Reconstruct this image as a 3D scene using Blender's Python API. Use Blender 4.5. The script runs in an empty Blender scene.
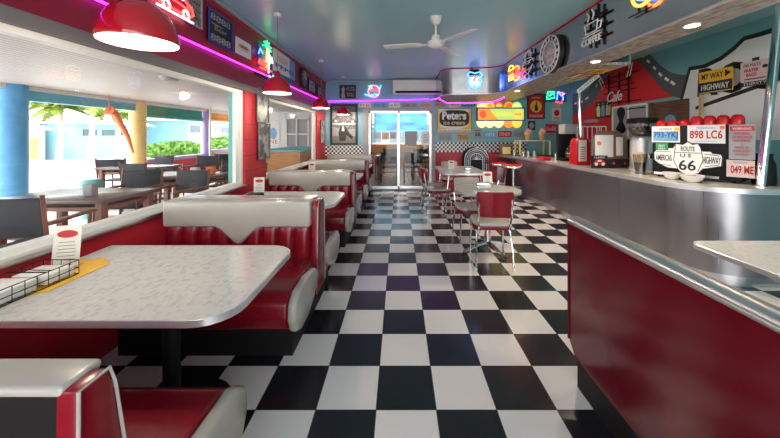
import bpy, bmesh, math, random
from mathutils import Vector, Matrix
random.seed(5)
PI = math.pi
H, F, CX, CY = 1.39, 316.0, 399.0, 135.0      # eye height, focal length (px), vanishing point
XL, YB, XR, ZC = -1.85, 7.95, 4.3, 2.77       # left wall, back wall, right wall, ceiling
T = 0.305
scene = bpy.context.scene
col = scene.collection

# ---------------------------------------------------------------- materials
def mat(name, rgb=(.8,.8,.8), rough=.5, metal=0., emit=0., ecol=None, coat=0., spec=.5):
    m = bpy.data.materials.new(name); m.use_nodes = True
    b = m.node_tree.nodes['Principled BSDF']
    b.inputs['Base Color'].default_value = (*rgb, 1)
    b.inputs['Roughness'].default_value = rough
    b.inputs['Metallic'].default_value = metal
    b.inputs['Specular IOR Level'].default_value = spec
    b.inputs['Coat Weight'].default_value = coat
    if emit:
        b.inputs['Emission Color'].default_value = (*(ecol or rgb), 1)
        b.inputs['Emission Strength'].default_value = emit
    return m
def nodes(m): return m.node_tree.nodes, m.node_tree.links, m.node_tree.nodes['Principled BSDF']
def noisy(name, c1, c2, scale=8, rough=.5, metal=0., bump=0., detail=4, stretch=(1,1,1), coat=0., lo=.35, hi=.65):
    m = mat(name, c1, rough, metal, coat=coat); N, L, b = nodes(m)
    tc = N.new('ShaderNodeTexCoord'); mp = N.new('ShaderNodeMapping'); mp.inputs['Scale'].default_value = stretch
    nz = N.new('ShaderNodeTexNoise'); nz.inputs['Scale'].default_value = scale; nz.inputs['Detail'].default_value = detail
    cr = N.new('ShaderNodeValToRGB'); e = cr.color_ramp.elements
    e[0].position = lo; e[1].position = hi; e[0].color = (*c1,1); e[1].color = (*c2,1)
    L.new(tc.outputs['Object'], mp.inputs['Vector']); L.new(mp.outputs[0], nz.inputs['Vector'])
    L.new(nz.outputs['Fac'], cr.inputs['Fac']); L.new(cr.outputs[0], b.inputs['Base Color'])
    if bump:
        bp = N.new('ShaderNodeBump'); bp.inputs['Strength'].default_value = bump; bp.inputs['Distance'].default_value = .01
        L.new(nz.outputs['Fac'], bp.inputs['Height']); L.new(bp.outputs[0], b.inputs['Normal'])
    return m
def mathn(N, L, op, a, b=None):
    n = N.new('ShaderNodeMath'); n.operation = op
    for i, v in enumerate((a, b)):
        if v is None: continue
        if isinstance(v, (int, float)): n.inputs[i].default_value = v
        else: L.new(v, n.inputs[i])
    return n.outputs[0]
def checker(name, axes, size, off, ca, cb, rough, grout=None, g=.006):
    m = mat(name, ca, rough); N, L, b = nodes(m)
    geo = N.new('ShaderNodeNewGeometry'); sp = N.new('ShaderNodeSeparateXYZ'); L.new(geo.outputs['Position'], sp.inputs[0])
    u = mathn(N, L, 'DIVIDE', mathn(N, L, 'SUBTRACT', sp.outputs[axes[0]], off[0]), size)
    v = mathn(N, L, 'DIVIDE', mathn(N, L, 'SUBTRACT', sp.outputs[axes[1]], off[1]), size)
    s = mathn(N, L, 'ADD', mathn(N, L, 'FLOOR', u), mathn(N, L, 'FLOOR', v))
    par = mathn(N, L, 'FLOORED_MODULO', s, 2.0)
    fl = mathn(N, L, 'GREATER_THAN', par, .5)
    mx = N.new('ShaderNodeMix'); mx.data_type = 'RGBA'; mx.inputs['A'].default_value = (*ca,1); mx.inputs['B'].default_value = (*cb,1)
    L.new(fl, mx.inputs['Factor'])
    out = mx.outputs['Result']
    if grout:
        nz = N.new('ShaderNodeTexNoise'); nz.inputs['Scale'].default_value = 5; L.new(geo.outputs['Position'], nz.inputs['Vector'])
        ra = mathn(N, L, 'ADD', mathn(N, L, 'MULTIPLY', nz.outputs['Fac'], .14), rough-.07); L.new(ra, b.inputs['Roughness'])
        e = mathn(N, L, 'MINIMUM', mathn(N, L, 'PINGPONG', u, .5), mathn(N, L, 'PINGPONG', v, .5))
        gm = mathn(N, L, 'LESS_THAN', e, g)
        m2 = N.new('ShaderNodeMix'); m2.data_type = 'RGBA'; m2.inputs['B'].default_value = (*grout,1)
        L.new(gm, m2.inputs['Factor']); L.new(out, m2.inputs['A']); out = m2.outputs['Result']
    L.new(out, b.inputs['Base Color'])
    return m
def thin_glass(name, refl=.08, tint=(1,1,1)):
    m = bpy.data.materials.new(name); m.use_nodes = True; N, L = m.node_tree.nodes, m.node_tree.links
    N.clear(); o = N.new('ShaderNodeOutputMaterial'); mx = N.new('ShaderNodeMixShader'); t = N.new('ShaderNodeBsdfTransparent')
    g = N.new('ShaderNodeBsdfGlossy'); g.inputs['Roughness'].default_value = .02
    t.inputs[0].default_value = (*tint,1); mx.inputs[0].default_value = refl
    L.new(t.outputs[0], mx.inputs[1]); L.new(g.outputs[0], mx.inputs[2]); L.new(mx.outputs[0], o.inputs[0])
    return m
def brushed(name, c, rough=.22, streak=.12, axis_scale=(60,60,.6)):
    m = mat(name, c, rough, 1.0); N, L, b = nodes(m)
    tc = N.new('ShaderNodeTexCoord'); mp = N.new('ShaderNodeMapping'); mp.inputs['Scale'].default_value = axis_scale
    nz = N.new('ShaderNodeTexNoise'); nz.inputs['Scale'].default_value = 1.; nz.inputs['Detail'].default_value = 3
    L.new(tc.outputs['Object'], mp.inputs['Vector']); L.new(mp.outputs[0], nz.inputs['Vector'])
    r = mathn(N, L, 'ADD', mathn(N, L, 'MULTIPLY', nz.outputs['Fac'], streak), rough-streak/2)
    L.new(r, b.inputs['Roughness'])
    n2 = N.new('ShaderNodeTexNoise'); n2.inputs['Scale'].default_value = 2.2; L.new(tc.outputs['Object'], n2.inputs['Vector'])
    bp = N.new('ShaderNodeBump'); bp.inputs['Strength'].default_value = .5; bp.inputs['Distance'].default_value = .02
    L.new(n2.outputs['Fac'], bp.inputs['Height']); L.new(bp.outputs[0], b.inputs['Normal'])
    return m
def bricks(name, c1, c2, mortar, scale, bw, rh, ms=.01, rough=.5, axes=None):
    m = mat(name, c1, rough); N, L, b = nodes(m)
    geo = N.new('ShaderNodeNewGeometry'); sp = N.new('ShaderNodeSeparateXYZ'); L.new(geo.outputs['Position'], sp.inputs[0])
    cb = N.new('ShaderNodeCombineXYZ'); a = axes or (1, 2)
    L.new(sp.outputs[a[0]], cb.inputs[0]); L.new(sp.outputs[a[1]], cb.inputs[1])
    t = N.new('ShaderNodeTexBrick'); t.inputs['Color1'].default_value = (*c1,1); t.inputs['Color2'].default_value = (*c2,1)
    t.inputs['Mortar'].default_value = (*mortar,1); t.inputs['Scale'].default_value = scale
    t.inputs['Brick Width'].default_value = bw; t.inputs['Row Height'].default_value = rh; t.inputs['Mortar Size'].default_value = ms
    L.new(cb.outputs[0], t.inputs['Vector']); L.new(t.outputs['Color'], b.inputs['Base Color'])
    return m

M = {}
M['floor'] = checker('checker_floor', (0,1), T, (-.116, 1.598), (.012,.013,.018), (.70,.67,.67), .2, (.03,.03,.035), .008)
M['smallcheck'] = checker('small_checker', (0,2), .05, (0,.96), (.01,.01,.012), (.78,.78,.76), .3)
M['ceiling'] = mat('teal_gloss_paint', (.33,.62,.66), .3)
M['wallred'] = mat('burgundy_wall_paint', (.27,.008,.03), .4)
M['sillred'] = mat('red_block_paint', (.50,.02,.035), .35)
M['pier'] = bricks('red_painted_block', (.50,.02,.035), (.46,.018,.03), (.25,.01,.02), 1, .39, .19, .006)
M['backred'] = mat('back_wall_red', (.42,.01,.03), .4)
M['teal'] = mat('teal_wall_paint', (.20,.47,.50), .5)
M['mintwall'] = mat('blue_wall_paint', (.20,.42,.55), .5)
M['cornice'] = mat('cornice_paint', (.30,.42,.43), .4)
M['white'] = mat('white_paint', (.8,.8,.78), .4)
M['alu'] = mat('anodised_aluminium', (.75,.75,.75), .3, 1.)
M['grey'] = mat('grey_paint', (.35,.35,.37), .5)
M['darkgrey'] = mat('dark_grey_paint', (.16,.14,.15), .5)
M['black'] = mat('black_laminate', (.012,.012,.015), .35)
M['blackmat'] = mat('black_matt', (.007,.007,.008), .6, spec=.25)
M['vinyl'] = noisy('burgundy_vinyl', (.17,.003,.010), (.21,.004,.014), 30, .27, bump=.05)
M['vinylpanel'] = mat('burgundy_laminate', (.10,.001,.007), .17)
M['cream'] = noisy('cream_vinyl', (.385,.365,.325), (.405,.385,.345), 3, .24, bump=.03, coat=.3)
M['chrome'] = mat('chrome', (.8,.8,.8), .1, 1.)
M['rib'] = mat('ribbed_aluminium', (.85,.85,.86), .3, .85)
M['steel'] = brushed('brushed_stainless', (.50,.50,.53), .2)
M['steeldark'] = brushed('counter_stainless', (.40,.40,.42), .3, .12)
M['marble'] = noisy('marble_laminate', (.56,.56,.54), (.42,.42,.42), 38, .14, detail=8, stretch=(1.3,.8,1), lo=.5, hi=.72)
M['countertop'] = noisy('counter_laminate', (.62,.57,.50), (.50,.46,.42), 20, .2)
M['stone'] = noisy('stacked_stone_laminate', (.20,.15,.12), (.60,.52,.45), 9, .35, detail=8, stretch=(3,1,1))
M['lampred'] = mat('lamp_red_enamel', (.42,.004,.012), .12, coat=.6)
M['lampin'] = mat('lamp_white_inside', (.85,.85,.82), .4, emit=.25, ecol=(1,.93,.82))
M['bulb'] = mat('warm_bulb', (1,.9,.7), .4, emit=6, ecol=(1,.85,.6))
M['dl'] = mat('downlight_glow', (1,.8,.5), .4, emit=22, ecol=(1,.70,.36))
M['cord'] = mat('grey_cord', (.3,.3,.3), .5)
M['fanwhite'] = mat('fan_white', (.75,.74,.72), .35)
def neon(n, c, s): M[n] = mat('neon_'+n, c, .4, emit=s, ecol=c)
neon('purple', (.62,.03,.95), 2.8); neon('nred', (1,.04,.03), 3.2); neon('nblue', (.04,.22,1), 4); neon('nwhite', (.85,.92,1), 1.8)
neon('ngreen', (.03,1,.25), 2); neon('nyellow', (1,.65,.02), 2.2); neon('norange', (1,.22,.03), 4); neon('ncyan', (.08,.75,1), 1.8); neon('npink', (1,.2,.6), 1.8)
M['tubeoff'] = mat('unlit_neon_tube', (.75,.73,.72), .2)
M['tubepink'] = mat('unlit_pink_tube', (.75,.50,.50), .2)
M['glass'] = thin_glass('window_glass', .03)
M['drinkglass'] = thin_glass('drinking_glass', .2, (.92,.95,.95))
M['paper'] = mat('paper', (.72,.70,.62), .6)
M['papergrey'] = mat('grey_print', (.33,.33,.35), .6)
M['ink'] = mat('black_ink', (.012,.012,.015), .5)
M['inkgrey'] = mat('grey_ink', (.18,.18,.18), .6)
M['redink'] = mat('red_ink', (.5,.01,.015), .5)
M['blueink'] = mat('blue_ink', (.02,.07,.30), .5)
M['skyink'] = mat('light_blue_ink', (.15,.38,.62), .5)
M['whiteink'] = mat('white_ink', (.8,.8,.78), .5)
M['yellow'] = mat('yellow_enamel', (.85,.48,.03), .35)
M['paleyellow'] = mat('pale_yellow_enamel', (.80,.70,.25), .4)
M['orange'] = mat('orange_print', (.85,.22,.03), .5)
M['green'] = mat('green_print', (.03,.30,.12), .5)
M['tan'] = mat('tan_print', (.55,.38,.2), .6)
M['pinksign'] = mat('pale_pink_sign', (.75,.55,.52), .5)
M['wood'] = noisy('dark_timber', (.09,.035,.02), (.16,.07,.035), 4, .45, stretch=(1,1,12))
M['barwood'] = noisy('honey_timber', (.50,.23,.08), (.65,.33,.13), 4, .5, stretch=(1,1,10))
M['deckchair'] = noisy('reddish_brown_timber', (.17,.07,.05), (.26,.12,.08), 5, .5, stretch=(8,8,1))
M['navy'] = mat('charcoal_sling_fabric', (.018,.026,.036), .7)
M['tabledark'] = mat('dark_outdoor_tabletop', (.16,.13,.13), .25)
M['bluepil'] = noisy('blue_painted_pillar', (.08,.32,.62), (.11,.38,.68), 6, .5)
M['yelpil'] = noisy('yellow_painted_pillar', (.72,.52,.20), (.78,.58,.25), 6, .5)
M['purpil'] = noisy('lilac_painted_pillar', (.42,.34,.68), (.47,.39,.72), 6, .5)
M['tealpost'] = mat('turquoise_post', (.15,.58,.55), .5)
M['beamblue'] = mat('light_blue_beam', (.15,.48,.62), .5)
M['greenblind'] = noisy('green_rolled_blind', (.02,.28,.22), (.04,.36,.28), 3, .6, stretch=(1,1,14), bump=.3)
M['orangeblind'] = noisy('orange_rolled_blind', (.75,.28,.03), (.85,.36,.06), 3, .6, stretch=(1,1,14), bump=.3)
M['redwallout'] = mat('bright_red_parapet', (.62,.03,.05), .5)
M['boards'] = bricks('white_ceiling_boards', (.56,.53,.49), (.53,.50,.46), (.16,.14,.13), 1, 30., .10, .007, .5, axes=(1,0))
M['paving'] = checker('outdoor_paving', (0,1), .45, (0,0), (.55,.53,.51), (.57,.55,.53), .4, (.4,.38,.37), .012)
M['deck'] = checker('porch_tiles', (0,1), .3, (0,.05), (.42,.33,.27), (.45,.36,.30), .25, (.2,.16,.13), .02)
M['street'] = mat('pale_street', (.62,.60,.58), .8)
M['bldblue'] = mat('pale_blue_building', (.35,.66,.75), .6)
M['bldwhite'] = mat('white_building', (.75,.75,.76), .6)
M['winddark'] = mat('dark_windows', (.08,.13,.16), .2)
M['leaf'] = noisy('palm_leaf', (.13,.22,.02), (.28,.34,.05), 6, .5)
M['hedge'] = noisy('hedge_leaf', (.08,.22,.03), (.20,.38,.06), 18, .7, bump=.8)
M['trunk'] = noisy('palm_trunk', (.35,.33,.30), (.5,.48,.44), 10, .8, stretch=(1,1,5))
M['banner'] = noisy('glowing_blue_banner', (.01,.30,.75), (.08,.75,.9), 1.4, .4, stretch=(1,1,2.2))
for _m in (M['banner'],):
    N, L, b = nodes(_m); L.new(N['Color Ramp'].outputs[0], b.inputs['Emission Color']); b.inputs['Emission Strength'].default_value = .7
M['orangecone'] = mat('orange_windsock_cloth', (.85,.22,.08), .6)
M['icecream'] = mat('pink_ice_cream', (.82,.50,.38), .4)
M['waffle'] = mat('caramel_cup', (.6,.33,.12), .5)
M['redplastic'] = mat('red_plastic', (.62,.01,.015), .22)
M['brownbox'] = mat('brown_enamel', (.20,.12,.08), .35)
M['coffee'] = mat('coffee_beans', (.05,.02,.01), .5)
M['latte'] = mat('latte', (.50,.33,.20), .4)
M['ceramic'] = mat('white_ceramic', (.78,.76,.72), .2)
M['photo'] = noisy('black_white_photo', (.04,.04,.04), (.50,.49,.47), 9, .3, lo=.4, hi=.62)
M['chalk'] = noisy('chalk_poster', (.10,.10,.11), (.28,.28,.29), 40, .6, lo=.5, hi=.6)
M['muralred'] = mat('mural_red', (.62,.01,.02), .5)
M['asphalt'] = mat('mural_asphalt_grey', (.085,.09,.11), .5)
M['muralteal'] = mat('mural_teal', (.16,.40,.42), .5)
M['lit_fruit'] = {}
for n, c in (('lightyellow',(1,.72,.12)),('lightorange',(1,.35,.05)),('lightgreen',(.55,.9,.2)),('lightred',(1,.10,.05)),('lightcream',(1,.88,.5))):
    M[n] = mat(n+'_backlit', c, .4, emit=.55, ecol=c)
M['menugreen'] = mat('backlit_lime', (.55,.85,.25), .4, emit=.5, ecol=(.5,.8,.15))
M['curtain'] = mat('red_bunting', (.6,.03,.05), .6)

# ---------------------------------------------------------------- mesh helpers (all in world coordinates)
class MB:
    def __init__(s): s.bm = bmesh.new()
    def box(s, a, b, r=0, seg=2, M4=None):
        a, b = Vector(a), Vector(b); c = (a+b)/2; d = b-a
        t = bmesh.new()
        bmesh.ops.create_cube(t, size=1, matrix=Matrix.Translation(c) @ Matrix.Diagonal((abs(d.x), abs(d.y), abs(d.z), 1)))
        if r: bmesh.ops.bevel(t, geom=t.edges[:], offset=r, segments=seg, profile=.5, affect='EDGES')
        s._add(t, M4); return s
    def _add(s, t, M4=None):
        if M4 is not None: bmesh.ops.transform(t, matrix=M4, verts=t.verts)
        me = bpy.data.meshes.new('tmp'); t.to_mesh(me); t.free(); s.bm.from_mesh(me); bpy.data.meshes.remove(me)
    def cyl(s, p0, p1, r0, r1=None, n=16, caps=True):
        r1 = r0 if r1 is None else r1
        p0, p1 = Vector(p0), Vector(p1); d = p1-p0
        q = d.to_track_quat('Z', 'Y').to_matrix().to_4x4()
        t = bmesh.new()
        bmesh.ops.create_cone(t, cap_ends=caps, segments=n, radius1=r0, radius2=r1, depth=d.length, matrix=Matrix.Translation((p0+p1)/2) @ q)
        s._add(t); return s
    def tube(s, pts, r, n=8, closed=False, radii=None):
        P = [Vector(p) for p in pts]; L = len(P); rings = []; up = None
        for i, p in enumerate(P):
            if closed: d = (P[(i+1)%L]-P[i-1])
            else: d = P[min(i+1,L-1)]-P[max(i-1,0)]
            d.normalize()
            if up is None:
                up = Vector((0,0,1)) if abs(d.z) < .9 else Vector((1,0,0))
            a = (up - d*up.dot(d)).normalized(); up = a; b = d.cross(a)
            rr = radii[i] if radii else r
            rings.append([s.bm.verts.new(p + a*rr*math.cos(2*PI*k/n) + b*rr*math.sin(2*PI*k/n)) for k in range(n)])
        m = L if closed else L-1
        for i in range(m):
            A, B = rings[i], rings[(i+1)%L]
            for k in range(n): s.bm.faces.new((A[k], A[(k+1)%n], B[(k+1)%n], B[k]))
        if not closed:
            s.bm.faces.new(rings[0][::-1]); s.bm.faces.new(rings[-1])
        return s
    def lathe(s, c, prof, n=24, sx=1., sy=1., thick=0):
        c = Vector(c); rings = []
        for r, z in prof:
            if r < 1e-5: rings.append([s.bm.verts.new(c+Vector((0,0,z)))])
            else: rings.append([s.bm.verts.new(c+Vector((r*sx*math.cos(2*PI*k/n), r*sy*math.sin(2*PI*k/n), z))) for k in range(n)])
        for A, B in zip(rings, rings[1:]):
            for k in range(n):
                k2 = (k+1)%n
                if len(A) == 1 and len(B) == 1: continue
                if len(A) == 1: s.bm.faces.new((A[0], B[k], B[k2]))
                elif len(B) == 1: s.bm.faces.new((A[k], A[k2], B[0]))
                else: s.bm.faces.new((A[k], A[k2], B[k2], B[k]))
        return s
    def prism(s, pts, ext, r=0, seg=2):
        ext = Vector(ext); t = bmesh.new()
        v = [t.verts.new(Vector(p)) for p in pts]; f = t.faces.new(v)
        g = bmesh.ops.extrude_face_region(t, geom=[f])
        bmesh.ops.translate(t, vec=ext, verts=[e for e in g['geom'] if isinstance(e, bmesh.types.BMVert)])
        bmesh.ops.recalc_face_normals(t, faces=t.faces)
        if r: bmesh.ops.bevel(t, geom=t.edges[:], offset=r, segments=seg, profile=.5, affect='EDGES')
        s._add(t); return s
    def sphere(s, c, r, sc=(1,1,1), n=16):
        t = bmesh.new(); bmesh.ops.create_uvsphere(t, u_segments=n, v_segments=max(6,n//2), radius=r,
            matrix=Matrix.Translation(c) @ Matrix.Diagonal((*sc,1)))
        s._add(t); return s
    def quad(s, *p):
        s.bm.faces.new([s.bm.verts.new(Vector(q)) for q in p]); return s
    def build(s, name, m, parent=None, smooth=True, angle=38):
        bm = s.bm; bmesh.ops.recalc_face_normals(bm, faces=bm.faces)
        me = bpy.data.meshes.new(name)
        loc = Vector((0,0,0))
        if parent is None and bm.verts:
            xs = [v.co for v in bm.verts]
            mn = [min(v[i] for v in xs) for i in range(3)]; mx = [max(v[i] for v in xs) for i in range(3)]
            loc = Vector(((mn[0]+mx[0])/2, (mn[1]+mx[1])/2, mn[2]))
            bmesh.ops.translate(bm, vec=-loc, verts=bm.verts)
        bm.to_mesh(me); bm.free()
        if smooth and me.polygons:
            me.polygons.foreach_set('use_smooth', [True]*len(me.polygons)); me.set_sharp_from_angle(angle=math.radians(angle))
        return link(name, me, m, parent, loc)
W = {}
def link(name, me, m, parent=None, loc=(0,0,0)):
    o = bpy.data.objects.new(name, me); col.objects.link(o)
    mm = M[m] if isinstance(m, str) else m
    me.materials.clear(); me.materials.append(mm)
    o.location = loc
    if parent is not None:
        o.parent = parent; o.matrix_parent_inverse = W[parent.name].inverted(); W[o.name] = Matrix.Identity(4)
    else: W[o.name] = Matrix.Translation(loc)
    return o
def tag(o, label=None, cat=None, group=None, kind=None):
    if label: o['label'] = label
    if cat: o['category'] = cat
    if group: o['group'] = group
    if kind: o['kind'] = kind
    return o
def thing(name, label, cat, loc=(0,0,0), group=None):
    o = bpy.data.objects.new(name, None); col.objects.link(o); o.location = loc; o.empty_display_size = .1
    W[o.name] = Matrix.Translation(loc); return tag(o, label, cat, group)
def copy_tree(o, parent=None):
    c = o.copy(); col.objects.link(c)
    if parent is not None: c.parent = parent
    for ch in list(o.children): copy_tree(ch, c)
    return c
def put(o, loc, rz=0, label=None):
    o.location = loc; o.rotation_euler = (0,0,rz)
    if label: o['label'] = label
    return o
def bx(name, a, b, m, parent=None, r=0, seg=2): return MB().box(a, b, r, seg).build(name, m, parent)
def struct(o): o['kind'] = 'structure'; return o

# text fitted in a w x h box, centred at c in the plane (u, v)
def text(s, c, u, v, w, h, m, parent, name='lettering', depth=.003, keep=False, shear=0., bold=0.):
    cu = bpy.data.curves.new('txt', 'FONT'); cu.body = s; cu.align_x = 'CENTER'; cu.align_y = 'CENTER'; cu.extrude = 0; cu.shear = shear; cu.offset = bold
    cu.resolution_u = 3
    to = bpy.data.objects.new('txt', cu); col.objects.link(to)
    dg = bpy.context.evaluated_depsgraph_get(); me = bpy.data.meshes.new_from_object(to.evaluated_get(dg))
    bpy.data.objects.remove(to); bpy.data.curves.remove(cu)
    if not me.vertices: return None
    xs = [q.co.x for q in me.vertices]; ys = [q.co.y for q in me.vertices]
    x0, x1, y0, y1 = min(xs), max(xs), min(ys), max(ys)
    sx, sy = w/(x1-x0), h/(y1-y0)
    if keep: sx = sy = min(sx, sy)
    u, v, c = Vector(u).normalized(), Vector(v).normalized(), Vector(c); n = u.cross(v)
    bm = bmesh.new(); bm.from_mesh(me); bpy.data.meshes.remove(me)
    for q in bm.verts:
        a, b = (q.co.x-(x0+x1)/2)*sx, (q.co.y-(y0+y1)/2)*sy; q.co = c+u*a+v*b+n*.0005
    g = bmesh.ops.extrude_face_region(bm, geom=bm.faces[:])
    bmesh.ops.translate(bm, vec=n*depth, verts=[e for e in g['geom'] if isinstance(e, bmesh.types.BMVert)])
    bmesh.ops.recalc_face_normals(bm, faces=bm.faces)
    me = bpy.data.meshes.new(name); bm.to_mesh(me); bm.free()
    return link(name, me, m, parent)
UL, UB, UR, UZ = Vector((0,1,0)), Vector((1,0,0)), Vector((0,-1,0)), Vector((0,0,1))
class Plane:   # a flat frame: origin = bottom left, u to the right, v up
    def __init__(s, o, u, v=UZ): s.o, s.u, s.v = Vector(o), Vector(u).normalized(), Vector(v).normalized(); s.n = s.u.cross(s.v)
    def p(s, a, b, d=0): return s.o + s.u*a + s.v*b + s.n*d
    def rect(s, mb, a0, b0, a1, b1, d0, d1): return mb.prism([s.p(a0,b0,d0), s.p(a1,b0,d0), s.p(a1,b1,d0), s.p(a0,b1,d0)], s.n*(d1-d0))
    def poly(s, mb, pts, d0, d1): return mb.prism([s.p(a,b,d0) for a,b in pts], s.n*(d1-d0))
def ell(cx, cy, rx, ry, n=24, a0=0, a1=2*PI): return [(cx+rx*math.cos(a0+(a1-a0)*k/n), cy+ry*math.sin(a0+(a1-a0)*k/n)) for k in range(n + (0 if abs(a1-a0-2*PI)<1e-6 else 1))]
# sign board: items are ('t', text, cx, cy, w, h, mat) | ('r', x0,y0,x1,y1, mat, partname) | ('e', cx,cy,rx,ry, mat, partname) in fractions of the board
def sign(name, label, cat, pl, w, h, m, items=(), frame=None, th=.012, fw=.02, group=None, fth=None):
    t = thing(name, label, cat, pl.p(w/2, 0), group)
    mb = MB(); pl.rect(mb, 0,0,w,h, .001, th); mb.build('board', m, t, smooth=False)
    if frame:
        mb = MB(); ft = fth or th+.012
        pl.rect(mb, 0,0,w,fw,.001,ft); pl.rect(mb, 0,h-fw,w,h,.001,ft); pl.rect(mb, 0,fw,fw,h-fw,.001,ft); pl.rect(mb, w-fw,fw,w,h-fw,.001,ft)
        mb.build('frame', frame, t, smooth=False)
    d = th
    for k, it in enumerate(items):
        d2 = d+.0006*(k+1)
        if it[0] == 't':
            text(it[1], pl.p(it[2]*w, it[3]*h, d2), pl.u, pl.v, it[4]*w, it[5]*h, it[6], t, depth=.0015, bold=(it[7] if len(it)>7 else 0))
        elif it[0] == 'r':
            mb = MB(); pl.rect(mb, it[1]*w, it[2]*h, it[3]*w, it[4]*h, d, d2+.001); mb.build(it[6], it[5], t, smooth=False)
        elif it[0] == 'e':
            mb = MB(); pl.poly(mb, ell(it[1]*w, it[2]*h, it[3]*w, it[4]*h), d, d2+.001); mb.build(it[6], it[5], t, smooth=False)
        elif it[0] == 'p':
            mb = MB(); pl.poly(mb, [(a*w, b*h) for a, b in it[1]], d, d2+.001); mb.build(it[3], it[2], t, smooth=False)
        elif it[0] == 'l':      # rows of small print
            mb = MB()
            for q in range(it[5]):
                yy = it[2] + (it[4]-it[2])*(q+.5)/it[5]; ww = random.uniform(.6,1)*(it[3]-it[1])/2; cxm = (it[1]+it[3])/2
                pl.rect(mb, (cxm-ww)*w, (yy)*h-.3*h*(it[4]-it[2])/it[5], (cxm+ww)*w, yy*h+.12*h*(it[4]-it[2])/it[5], d, d2+.0005)
            mb.build('small_print', it[6], t, smooth=False)
    return t
def BX(x, Y=YB): return (x-CX)/F*Y
def BZ(y, Y=YB): return H+(CY-y)/F*Y
def bplane(x0, y1, x1, y0, Y=YB-.002):      # x0..x1 left to right; y0 top, y1 bottom on the back wall
    return Plane((BX(x0,Y), Y, BZ(y1,Y)), UB), BX(x1,Y)-BX(x0,Y), BZ(y0,Y)-BZ(y1,Y)

# ================================================================ SETTING
YN = -1.6     # near end of the room behind the camera
struct(bx('floor', (XL-.2, YN, -.1), (XR+.2, YB+.1, 0), 'floor'))
struct(bx('ceiling', (XL-.2, YN, ZC), (XR+.2, YB+.1, ZC+.1), 'ceiling'))
# left wall: band above the glazing, low wall below, piers between
WZ0, WZ1 = .80, 1.925
struct(bx('wall_left', (XL-.14, YN, WZ1), (XL, YB, ZC), 'wallred'))
struct(bx('wall_left_low', (XL-.14, YN, 0), (XL, YB, WZ0-.03), 'sillred'))
struct(bx('wall_left_pier', (XL-.14, 3.80, WZ0-.03), (XL, 4.40, WZ1), 'pier'))
struct(bx('wall_left_pier', (XL-.14, 7.12, WZ0-.03), (XL, YB, WZ1), 'pier'))
struct(bx('trim_1', (XL-.02, YN, ZC-.05), (XL+.045, YB, ZC), 'cornice', r=.01))
struct(bx('trim_2', (XL, YN, ZC-.085), (XL+.012, YB, ZC-.05), 'backred'))
struct(bx('trim_3', (XL, YB-.045, ZC-.05), (.9, YB, ZC), 'cornice', r=.01))
struct(bx('trim_4', (XL-.02, YN, WZ1-.005), (XL+.02, YB, WZ1+.07), 'darkgrey'))
for i, (y0, y1) in enumerate(((YN, 3.80), (4.40, 7.12))):
    w = thing('window_%d' % (i+1), None, None, (XL-.05, (y0+y1)/2, WZ0)); del_ = [w.pop(k) for k in ('label','category') if k in w]; w['kind'] = 'structure'
    mb = MB()
    mb.box((XL-.10, y0, WZ1-.04), (XL-.03, y1, WZ1)); mb.box((XL-.10, y0, WZ0-.0), (XL-.03, y1, WZ0+.035))
    mb.box((XL-.10, y1-.05, WZ0+.035), (XL-.03, y1, WZ1-.04)); mb.box((XL-.09, y1-.12, WZ0+.035), (XL-.05, y1-.065, WZ1-.04))
    if i: mb.box((XL-.10, y0, WZ0+.035), (XL-.03, y0+.05, WZ1-.04))
    mb.build('window_frame', 'white', w, smooth=False)
    MB().box((XL-.14, y0, WZ0-.03), (XL+.025, y1, WZ0), .004).build('window_sill', 'alu', w)
    MB().box((XL-.068, y0+(.05 if i else 0), WZ0+.035), (XL-.064, y1-.05, WZ1-.04)).build('pane', 'glass', w)
# back wall with the sliding door opening
DX0, DX1, DZ = BX(363), BX(434.5), BZ(108)
struct(bx('wall_back', (XL-.14, YB, DZ), (XR+.1, YB+.14, ZC), 'mintwall'))
struct(bx('wall_back_left', (XL-.14, YB, 0), (DX0, YB+.14, DZ), 'mintwall'))
struct(bx('wall_back_right', (DX1, YB, 0), (XR+.1, YB+.14, DZ), 'teal'))
struct(bx('trim_5', (XL, YB-.012, 0), (DX0-.01, YB, .875), 'backred'))
struct(bx('trim_6', (XL, YB-.014, .875), (DX0-.01, YB, 1.13), 'smallcheck'))
struct(bx('trim_7', (DX1+.02, YB-.012, 0), (3.2, YB, .96), 'backred'))
struct(bx('trim_8', (DX1+.02, YB-.014, .96), (3.2, YB, 1.21), 'smallcheck'))
struct(bx('trim_9', (DX1+.02, YB-.004, 1.21), (XR, YB, 2.24), 'teal'))
d = bpy.data.objects.new('door_1', None); col.objects.link(d); d.location = ((DX0+DX1)/2, YB+.05, 0); W[d.name] = Matrix.Translation(d.location); d['kind'] = 'structure'
mb = MB(); mb.box((DX0, YB-.01, 0), (DX0+.14, YB+.1, DZ)); mb.box((DX1-.07, YB-.01, 0), (DX1, YB+.1, DZ)); mb.box((DX0+.14, YB-.01, DZ-.07), (DX1-.07, YB+.1, DZ)); mb.box((DX0+.14, YB-.01, 0), (DX1-.07, YB+.1, .03))
mb.build('door_frame', 'grey', d, smooth=False)
mb = MB(); xm = BX(398.5)
for x0, x1, yy in ((DX0+.14, xm+.03, YB+.02), (xm-.03, DX1-.07, YB+.06)):
    for a in (x0, x1-.05): mb.box((a, yy, .03), (a+.05, yy+.03, DZ-.07))
    mb.box((x0, yy, .03), (x1, yy+.03, .10)); mb.box((x0, yy, DZ-.13), (x1, yy+.03, DZ-.07))
mb.build('sliding_sash', 'alu', d, smooth=False)
MB().box((DX0+.19, YB+.033, .10), (xm-.02, YB+.037, DZ-.13)).box((xm+.02, YB+.073, .10), (DX1-.12, YB+.077, DZ-.13)).build('pane', 'glass', d)
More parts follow.
